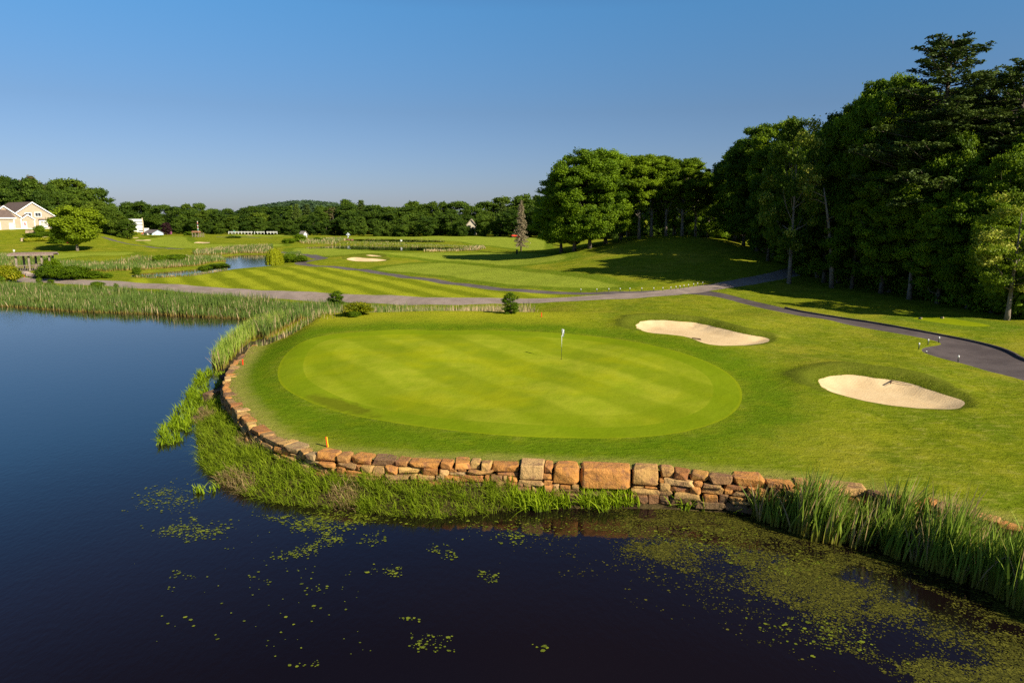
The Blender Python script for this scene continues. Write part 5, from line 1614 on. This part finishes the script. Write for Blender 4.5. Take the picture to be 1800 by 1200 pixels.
# ------------------------------------------------------------------ clubhouse
M_siding = simple_mat('tan_siding', (0.46, 0.350, 0.255), .8, .06, 1.2)
M_roof = simple_mat('brown_shingles', (0.15, 0.11, 0.095), .9, .15, 2.5, .1, .02)
M_glass = simple_mat('window_glass', (0.03, 0.035, 0.045), .08, .1, 1, .8)
M_blind = simple_mat('window_blind', (0.45, 0.42, 0.40), .5, .05)
M_redpoint = simple_mat('red_door_panel', (0.45, 0.04, 0.05), .5)
def clubhouse():
    b = at_y(61, 402, 270); root = empty('clubhouse', (b.x, 270, H1(b.x, 270)-.2), math.radians(57))
    zc = at_y(61, 402, 270).z; root.location.z = zc-.15
    def gable(cx, hw, ez, az, y0, y1, over=.45):
        m = MB(); m.prism([(cx-hw,-.3-1.4),(cx+hw,-.3-1.4),(cx+hw,ez),(cx,az),(cx-hw,ez)], y0, y1); m.build('wall', M_siding, root)
        s = (az-ez)/hw; m = MB(); t = .22
        L = math.hypot(hw+over, (hw+over)*s)
        for sg in (-1, 1):
            m.prism([(cx,az+.02),(cx,az+.02+t),(cx+sg*(hw+over),ez-over*s+t+.02),(cx+sg*(hw+over),ez-over*s+.02)], y0-over, y1+.2)
        m.build('roof', M_roof, root)
        m = MB()
        for sg in (-1, 1):
            m.prism([(cx,az+t+.05),(cx,az-.25),(cx+sg*(hw+over+.05),ez-over*s-.22),(cx+sg*(hw+over+.05),ez-over*s+t+.04)], y0-over-.10, y0-over-.003)
            m.box(cx+sg*hw-.2, cx+sg*hw+.2, y0-.08, y0-.003, -1.5, ez-.1)
        m.box(cx-hw+.2, cx+hw-.2, y0-.07, y0-.004, -1.5, .35)
        m.build('trim', M_white, root)
    gable(0, 9.0, 4.0, 10.2, 0, 20)
    gable(-10.6, 5.4, 4.4, 8.6, -2.2, 14)
    gable(-2.9, 2.3, 3.7, 5.4, -2.0, -.1, .3)
    # low left block with its own roof slope
    m = MB(); m.box(-21, -8.6, -5.2, -2.3, -2.6, 4.2); m.build('wall', M_siding, root)
    m = MB(); m.add([(-21.4,-5.7,4.1),(-8.1,-5.7,4.1),(-9.6,-.8,8.2),(-21.4,-.8,8.2),(-21.4,-5.7,4.35),(-8.1,-5.7,4.35),(-9.6,-.8,8.45),(-21.4,-.8,8.45)],
        [(0,3,2,1),(4,5,6,7),(0,1,5,4),(1,2,6,5),(2,3,7,6),(3,0,4,7)]); m.build('roof', M_roof, root)
    m = MB(); m.box(-21.4, -8.1, -5.85, -5.71, 3.95, 4.4); m.box(-9.0, -8.55, -5.3, -5.21, -2.6, 4.0); m.box(-16.6, -16.1, -5.3, -5.21, -2.6, 4.0); m.box(-21, -8.6, -5.29, -5.205, -2.6, -.3); m.build('trim', M_white, root)
    def window(x, z, w, h, y, panes=2, glass=M_glass):
        fr = MB(); fr.box(x-w/2-.22, x+w/2+.22, y-.12, y-.002, z-.22, z+h+.22); f = fr.build('window', M_white, root)
        for i in range(panes):
            a = x-w/2+w*i/panes+.05; bq = x-w/2+w*(i+1)/panes-.05
            g = MB(); g.box(a, bq, y-.15, y-.121, z+.05, z+h-.05); g.build('pane', glass, f)
    window(1.7, 4.9, 2.0, 1.4, 0); window(-1.7, 4.7, 2.0, 1.4, 0)
    window(3.1, .9, 2.2, 2.2, -.5, 2, M_blind); m = MB(); m.box(1.6, 4.6, -.49, -.003, .6, 3.4); m.build('bay', M_white, root); m = MB(); m.prism([(1.5,3.45),(4.7,3.45),(4.4,3.9),(1.8,3.9)], -.8, -.004); m.build('canopy', M_roof, root)
    window(-13.8, 0.2, .7, 2.4, -5.2, 1)
    def door(x, z, w, h, y, panel=None):
        m = MB(); m.box(x-w/2-.2, x+w/2+.2, y-.1, y-.002, z, z+h+.2); f = m.build('door', M_white, root)
        m = MB(); m.box(x-w*.25, x+w*.25, y-.14, y-.101, z+h*.5, z+h*.9); m.build('pane', panel or M_glass, f)
        m = MB(); m.tube([(x+w*.38, y-.11, z+h*.45), (x+w*.38, y-.2, z+h*.45)], .05, 8); m.build('handle', M_black, f)
    door(-4.0, .2, 1.0, 2.6, -2.0, M_redpoint); door(-10.6+1.0, -1.0, 1.5, 3.2, -5.2, M_white); door(6.6, .5, 1.4, 2.8, 0, M_siding)
    m = MB(); m.add([(5.2,-1.5,3.6),(8.1,-1.5,3.6),(7.9,-.003,4.5),(5.4,-.003,4.5),(5.2,-1.5,3.45),(8.1,-1.5,3.45),(7.9,-.003,3.5),(5.4,-.003,3.5)], [(0,1,2,3),(7,6,5,4),(0,4,5,1),(1,5,6,2),(3,2,6,7),(0,3,7,4)]); m.build('awning', M_roof, root)
    def rail(x0, x1, y, z, deckd):
        m = MB(); m.box(x0, x1, y-.04, y+.04, z+.95, z+1.05); m.box(x0, x1, y-.03, y+.03, z+.08, z+.16)
        for x in np.arange(x0, x1+.01, .22): m.box(x-.03, x+.03, y-.03, y+.03, z+.16, z+.95)
        m.box(x0, x1, y, y+deckd, z-.18, z)
        for x in (x0+.1, x1-.1): m.box(x-.1, x+.1, y-.05, y+.1, z-3.5, z-.18)
        m.build('railing', M_white, root)
    rail(5.6, 9.4, -2.4, .6, 2.4); rail(9.6, 17.5, -1.0, .9, 3.2); rail(-21, -16.8, -8.0, .2, 2.7)
    m = MB()
    for i in range(7): m.box(-3.2+i*.32, -2.9+i*.32, -3.2, -2.02, -1.0, .2-i*.17)
    m.build('steps', M_white, root)
    tag(root, 'tan sided clubhouse with brown shingle gables and white trim on the hill', 'clubhouse')
clubhouse()

# terrace walls and hedge before the clubhouse
M_tstone = simple_mat('terrace_stone', (0.48, 0.36, 0.24), .85, .25, 1.5, .2, .05)
def strip_thing(name, pts, h, w, mat, label, cat, rocks=True):
    base = gp(*pts[0]); root = None; m = MB(); P = [gp(*q) for q in pts]
    for a, b in zip(P[:-1], P[1:]):
        L = (b-a).length; k = max(1, int(L/1.0))
        for i in range(k):
            c = a.lerp(b, (i+.5)/k)-base
            for lv in range(2): rock_hull(m, (c.x+r.normal(0, .05), c.y, h*(.25+.5*lv)), (L/k*1.04, w, h*.54), r, math.atan2((b-a).y, (b-a).x), r.uniform(), .12, 5)
    o = m.build(name, mat, None, loc=tuple(base)); tag(o, label, cat)
strip_thing('terrace_wall', [(46,414.5),(60,414),(78,412.8)], 1.1, .8, M_tstone, 'upper pale stone terrace wall before the clubhouse', 'wall')
strip_thing('terrace_wall', [(36,424),(46,423.4)], 1.0, 1.0, M_tstone, 'short pale stone wall at the left end of the hedge', 'wall')
strip_thing('terrace_wall', [(62,420),(80,419.4),(97,418.5)], .6, .8, M_tstone, 'lower pale stone terrace wall just behind the hedge', 'wall')
hp = [gp(u, v) for u, v in ((46,424.8),(62,424.4),(80,424),(100,423.4))]
C = []; 
for a, b in zip(hp[:-1], hp[1:]):
    for i in range(9): C.append(np.array(a.lerp(b, i/9)))
C = np.array(C); idx = np.repeat(np.arange(len(C)), 240); d = unit(len(idx), r)
cen = C[idx]-C[0]+d*np.array([.9, .7, .6])+np.array([0, 0, .6]); nrm = d+unit(len(idx), r)*.4; nrm /= np.linalg.norm(nrm, axis=1)[:,None]
V, F, T = leaf_cards(cen, nrm, .3, r); o = link('hedge', np_mesh('hedge', V, F, 5, {'tint': T}), None, M_yshrub, loc=tuple(C[0])); tag(o, 'long low clipped yellow green hedge below the clubhouse', 'hedge')

# ------------------------------------------------------------------ far buildings and things
def far_box(u0, u1, vb, vt, Y, name, label, cat, build, rz=0):
    a = at_y((u0+u1)/2, vb, Y); W = (u1-u0)/FPX*Y*1.0; top = at_y((u0+u1)/2, vt, Y); root = empty(name, (a.x, Y, a.z), math.radians(rz)); build(root, W, top.z-a.z); tag(root, label, cat); return root
def b_white(root, W, H):
    h = H/3.2
    for i, (dx, w) in enumerate(((0, 1), (.04, .92), (.08, .85))):
        z1 = H-i*h*1.05; m = MB(); m.box(-W/2*w+dx*W, W/2, -4+.3*i, 5, z1-h*.86, z1); m.build('storey', M_white, root, bevel=.03)
        if i < 2:
            m = MB(); m.box(-W/2*w+dx*W+.2, W/2-.2, -3.5, 4.6, z1-h*1.05, z1-h*.862); m.build('recess', simple_mat('green_trim', (.03,.10,.06)), root)
    for x, z in ((W*.10, H-h*.55), (-W*.25, H-h*1.6)):
        m = MB(); m.box(x-.6, x+.6, -4.14, -4.003 if z > H-h else -3.7-.003, z-.6, z+.6); f = m.build('window', M_black, root)
        m = MB(); m.box(x-.45, x+.45, -4.18, -4.143, z-.45, z+.45); m.build('pane', M_glass, f)
    m = MB(); m.box(-W/2, W/2+1, -3.8, 6, -2.5, H-h*3.05); m.build('base', M_white, root)
    m = MB(); m.box(W/2+.2, W/2+4.5, -3, 3, -1.4, .3); m.build('porch', M_white, root)
far_box(230, 243, 402, 385, 395, 'white_building', 'tall white flat roofed building stepping down among trees', 'building', b_white)
M_blue = simple_mat('pale_blue_paint', (.45,.60,.72), .6, .05); M_grroof = simple_mat('grey_roof', (.14,.12,.12), .9, .1)
def b_shed(root, W, H):
    e = H*.45; m = MB(); m.prism([(-3,0),(3,0),(3,e),(0,H),(-3,e)], -W*.42, W*.42); w = m.build('wall', M_blue, root); w.rotation_euler = (0,0,math.radians(68))
    m = MB()
    for sg in (-1, 1): m.prism([(0,H+.02),(0,H+.25),(sg*3.5,e-.05),(sg*3.5,e-.28)], -W*.46, W*.46)
    w = m.build('roof', M_grroof, root); w.rotation_euler = (0,0,math.radians(68))
    m = MB(); m.box(-W*.2, W*.45, -3.4, -3.25, .1, e*.9); m.build('door', M_white, root)
    m = MB(); m.box(-W*.02, W*.10, -3.48, -3.41, .1, e*.95); m.build('shutter', simple_mat('green_shutter', (.03,.16,.10)), root)
far_box(258, 282, 413, 404.5, 330, 'shed', 'small pale blue shed with grey pitched roof', 'shed', b_shed)
def b_barn(root, W, H):
    e = H*.52; L = W*.75; hw = W*.24; m = MB(); m.prism([(-hw,0),(hw,0),(hw,e),(0,H),(-hw,e)], -L/2, L/2); w = m.build('wall', M_white, root); rz = math.radians(52); w.rotation_euler = (0,0,rz)
    m = MB()
    for sg in (-1, 1): m.prism([(0,H+.02),(0,H+.22),(sg*(hw+.4),e-.06),(sg*(hw+.4),e-.3)], -L/2-.3, L/2+.3)
    w = m.build('roof', simple_mat('light_grey_roof', (.30,.27,.23), .9, .1), root); w.rotation_euler = (0,0,rz)
    m = MB(); m.box(-.8, .8, -L/2-.08, -L/2-.003, 0, e*.9); w = m.build('door', simple_mat('barn_door', (.62,.60,.58)), root); w.rotation_euler = (0,0,rz)
far_box(526, 541, 417.5, 407, 290, 'barn', 'small white gabled barn with grey roof beside the conical bush', 'barn', b_barn)
def b_house(root, W, H):
    m = MB(); m.prism([(-W*.4,0),(W*.4,0),(W*.4,H*.6),(0,H*.95),(-W*.4,H*.6)], -3, 4); m.build('wall', simple_mat('cream_siding', (.62,.55,.42)), root)
    m = MB()
    for sg in (-1, 1): m.prism([(0,H*.955),(0,H),(sg*W*.5,H*.58),(sg*W*.5,H*.53)], -3.5, 4.4)
    m.build('roof', simple_mat('tan_roof', (.36,.30,.22)), root)
    for x in (-W*.2, W*.15):
        m = MB(); m.box(x-.5, x+.5, -3.1, -3.004, H*.25, H*.5); m.build('window', M_glass, root)
far_box(819, 839, 412.5, 385, 354, 'house', 'cream house half hidden between dark trees of the far tree line', 'house', b_house)
# long white fence
p0 = at_y(402, 409.3, 366); fr = empty('white_fence', (p0.x, 366, p0.z))
Lf = (486-402)/FPX*366
m = MB(); m.box(0, Lf*.5, -.06, .06, .1, .7); m.box(Lf*.56, Lf*.74, -.06, .06, .1, .7); m.box(Lf*.78, Lf, -.06, .06, .05, .75); m.build('panel', simple_mat('worn_white', (.50,.50,.46)), fr)
for i in range(16): m = MB(); x = Lf*i/15; m.box(x-.1, x+.1, -.1, .1, -.6, .78); m.build('post', M_white, fr)
tag(fr, 'long low white fence at the foot of the far tree line', 'fence')
# tall flagpole-like mast and the totem pole
p = gp(253, 413); q = at_y(252, 383, p.y); root = empty('mast', tuple(p)); H = q.z-p.z
m = MB(); m.tube([(0,0,0),(0,0,H*.72),(-.15,0,H)], [.3,.26,.2], 8); m.build('pole', simple_mat('pale_wood', (.62,.52,.33)), root, smooth=True)
m = MB(); m.box(-.9,.9,-.5,.5,-.1,.7); m.build('base', M_wood, root, bevel=.05); tag(root, 'tall pale bare mast between the white building and the grey roofed shed', 'mast')
p = gp(349, 416.5); q = at_y(350, 389, p.y); root = empty('totem_pole', tuple(p)); H = q.z-p.z; cols = [(.55,.52,.48),(.12,.35,.33),(.6,.58,.52),(.45,.09,.05),(.62,.6,.55),(.10,.10,.25),(.5,.12,.06),(.65,.62,.56)]
z0 = 2.4
for i, c in enumerate(cols):
    a = z0+(H-z0)*i/8; b = z0+(H-z0)*(i+1)/8; m = MB(); rr = .24 if i % 2 == 0 else .19; m.tube([(0,0,a),(0,0,(a+b)/2),(0,0,b)], [rr,rr*1.12,rr*.9], 9); m.build('carving', simple_mat('totem_paint', c, .7), root, smooth=True)
m = MB(); m.tube([(0,0,-.2),(0,0,z0)], .2, 8); m.build('pole', M_wood, root); tag(root, 'tall banded painted pole rising from the small platform', 'totem pole')
root = empty('platform_shelter', tuple(p+Vector((.2,-.9,0))))
for x in (-2.2,-.8,.8,2.4):
    for y in (-.9, .9): m = MB(); m.box(x-.1,x+.1,y-.1,y+.1,-.2,2.1); m.build('post', M_wood, root)
m = MB(); m.prism([(-2.8,2.1),(1.2,2.1),(.6,2.9),(-2.2,2.9)], -1.1, 1.1); m.build('roof', simple_mat('russet_roof', (.34,.17,.09)), root)
m = MB(); m.box(-2.3,2.6,-.95,-.88,.5,.6); m.box(-2.3,2.6,-.95,-.88,1.0,1.1); m.build('railing', M_wood, root); tag(root, 'low timber platform shelter around the foot of the painted pole', 'shelter')
# orange tent and red awning beside the shed, cars behind
for u, v, wpx, hpx, mt, nm, lb in ((253, 413.5, 8, 5.5, M_orange, 'canopy_tent', 'orange red canopy beside the pale blue shed'),):
    p = gp(u, v); W = wpx/FPX*p.y; H = hpx/FPX*p.y; root = empty(nm, tuple(p))
    m = MB(); m.add([(-W/2,-W/3,H*.5),(W/2,-W/3,H*.5),(W/2,W/3,H*.5),(-W/2,W/3,H*.5),(0,0,H)], [(0,1,4),(1,2,4),(2,3,4),(3,0,4),(3,2,1,0)]); m.build('roof', mt, root)
    for x, y in ((-.46,-.3),(.46,-.3),(.46,.3),(-.46,.3)): m = MB(); m.tube([(x*W,y*W,-.1),(x*W,y*W,H*.5)], .06, 6); m.build('pole', M_wood, root)
    tag(root, lb, 'tent')
M_pinkred = simple_mat('pink_red', (.75,.08,.14), .5)
for u, v, c, lb in ((259, 413, M_pinkred, 'pink red bin at the left corner of the pale blue shed'), (266, 413.2, M_pinkred, 'pink red bin in front of the pale blue shed')):
    p = gp(u, v); root = empty('bin', tuple(p+Vector((0,-2.5,0)))); m = MB(); m.tube([(0,0,0),(0,0,1.2)], [.55,.65], 10); m.build('body', c, root, smooth=True); m = MB(); m.tube([(0,0,1.203),(0,0,1.3),(0,0,1.42)], [.68,.62,.2], 10); m.build('lid', c, root, smooth=True); tag(root, lb, 'bin')
def car(u, v, label, paint, L=4.5, rz=0, H=1.45):
    p = gp(u, v); root = empty('parked_car', tuple(p), math.radians(rz)); h = H
    m = MB(); m.prism([(-L/2,.35),(L/2,.35),(L/2,.75),(L*.44,.85),(L*.28,.92),(-L*.47,.95),(-L/2,.8)], -.88, .88); m.build('body', paint, root, bevel=.05)
    m = MB(); m.prism([(L*.24,.93),(L*.10,h-.06),(-L*.26,h-.04),(-L*.42,.955)], -.80, .80); m.build('cabin', M_glass, root, bevel=.04)
    m = MB(); m.prism([(L*.09,h-.055),(L*.07,h),(-L*.24,h),(-L*.25,h-.035)], -.74, .74); m.build('roof', paint, root)
    for x in (-L*.31, L*.31):
        for y in (-.82, .82):
            m = MB(); m.tube([(x,y-.1,.33),(x,y+.1,.33)], .33, 14); m.build('wheel', M_black, root)
    tag(root, label, 'car')
M_carw = simple_mat('car_paint_white', (.75,.75,.75), .3, .02, 1, .6)
car(279, 414, 'white car parked at the right end of the pale blue shed', M_carw)
car(250, 409.5, 'white car parked below the tall white building', M_carw, rz=15)
car(447, 409.4, 'white vehicle passing behind the long white fence', M_carw, rz=0)
# red mower
p = gp(904, 417.5); root = empty('mower', tuple(p), .3)
m = MB(); m.prism([(-1.5,.5),(1.6,.5),(1.7,.95),(.9,1.2),(-1.3,1.2)], -.6, .6); m.build('body', M_red, root, bevel=.06)
m = MB(); m.box(-1.0,-.3,-.4,.4,1.21,1.8); m.build('seat', M_black, root, bevel=.05); m = MB(); m.tube([(.5,0,1.15),(.3,0,1.7)], .05, 6); m.build('steering', M_black, root)
for x, y in ((-1,-.7),(-1,.7),(1.1,-.7),(1.1,.7)): m = MB(); m.tube([(x,y-.14,.42),(x,y+.14,.42)], .42, 14); m.build('wheel', M_black, root)
m = MB(); m.box(1.6,2.5,-1.1,1.1,.15,.5); m.build('cutting_deck', M_red, root, bevel=.04); tag(root, 'red mower on the far fairway beside the dead spruce', 'mower')
# small sign box under the dead spruce
p = gp(913, 446); m = MB(); m.box(-.22,.22,-.12,.12,-.05,.85); m.box(-.28,.28,-.16,.16,.85,1.0); o = m.build('electrical_box', simple_mat('dark_green_box', (.02,.04,.03)), None, bevel=.02, loc=(p.x-.6, p.y-.4, p.z)); tag(o, 'small dark box at the foot of the dead spruce', 'box')
# fountain
p = gp(612, 420); root = empty('fountain', tuple(p)); 
n = 2600; t = r.uniform(0, 1, n); a = r.uniform(0, 6.28, n); sp = r.uniform(0, 1, n)**.5*1.1
xx = sp*t*np.cos(a); yy = sp*t*np.sin(a); zz = 3.6*(4*t*(1-t)*.35+t*(1-t*.2)*.9)*(1-.35*sp)*1.0
P = np.column_stack([xx, yy, np.abs(zz)]); V, F, T = leaf_cards(P, unit(n, r), .13, r, .6)
M_spray = NT('water_spray'); g_ = M_spray.n('ShaderNodeBsdfPrincipled'); g_.inputs['Base Color'].default_value = (.8,.85,.9,1); g_.inputs['Roughness'].default_value = .2; g_.inputs['Transmission Weight'].default_value = .4; M_spray.l(g_.outputs[0], M_spray.out.inputs[0])
link('spray', np_mesh('spray', V, F, 5, {'tint': T}), root, M_spray.m); m = MB(); m.tube([(0,0,-.2),(0,0,.5)], .12, 8); m.build('nozzle', M_black, root); tag(root, 'white fountain spray rising in front of the far tree line', 'fountain')
for i, (u, v, s, lb) in enumerate([(606, 422.5, 1.3, 'pile of red brown rocks left of the fountain foot'), (616, 422.8, 1.1, 'pile of red brown rocks under the fountain'), (626, 422.6, .9, 'low red brown rocks right of the fountain')]):
    p = gp(u, v); m = MB()
    for k in range(8): rock_hull(m, (r.normal(0, .9), r.normal(0, .4), .25*s), (1.0*s, .8, .55*s), r, r.uniform(0, 3), .5, .2, 5)
    o = m.build('rock_pile', simple_mat('red_rock', (.22,.10,.07), .9), None, loc=tuple(p)); tag(o, lb, 'rocks')
# curbstones by the near end of the road
p0 = gp(50, 485); m = MB()
for k in range(7):
    q = gp(44+k*2.2, 481+k*1.0); q = q-p0; rock_hull(m, (q.x, q.y, .15), (1.1,.7,.5), r, r.uniform(0, 3), .5, .15, 5)
o = m.build('rock_pile', simple_mat('grey_rock', (.36,.28,.24), .9), None, loc=tuple(p0)); tag(o, 'row of pale grey rocks at the bridge approach by the yellow topped bush', 'rocks')

# bare pale trunks that show at the edge of the woods and thin dead limbs
for i, (u, v, vt, lb) in enumerate([(1462, 506, 330, 'leaning pale grey bare trunk where the road enters the woods'), (1550, 512, 380, 'pale bare trunk, the left one of a pair in the woods shade'),
        (1562, 513, 390, 'pale bare trunk, the right one of a pair in the woods shade'), (1598, 517, 400, 'dark forked bare trunk in the woods shade'), (1437, 488, 380, 'thin bare trunk by the road at the woods edge')]):
    p = gp(u, v); q = at_y(u-14 if i in (0, 4) else u, vt, p.y); H = q.z-p.z; m = MB(); dx = q.x-p.x
    m.tube([(0,0,-.2),(dx*.15,0,H*.3),(dx*.5,.1,H*.65),(dx,0,H)], [.34,.25,.18,.06], 9)
    root = empty('bare_tree', tuple(p)); m.build('trunk', M_barklight, root, smooth=True); m = MB()
    for k in range(9):
        z = H*r.uniform(.4, .95); a = r.uniform(0, 6.28); L = r.uniform(1.2, 3.2); x0 = dx*(z/H)
        m.tube([(x0,0,z),(x0+L*.5*math.cos(a),L*.5*math.sin(a),z+L*.25),(x0+L*math.cos(a),L*math.sin(a),z+L*.35)], [.06,.04,.012], 5)
    m.build('branches', M_dead, root); tag(root, lb, 'tree')
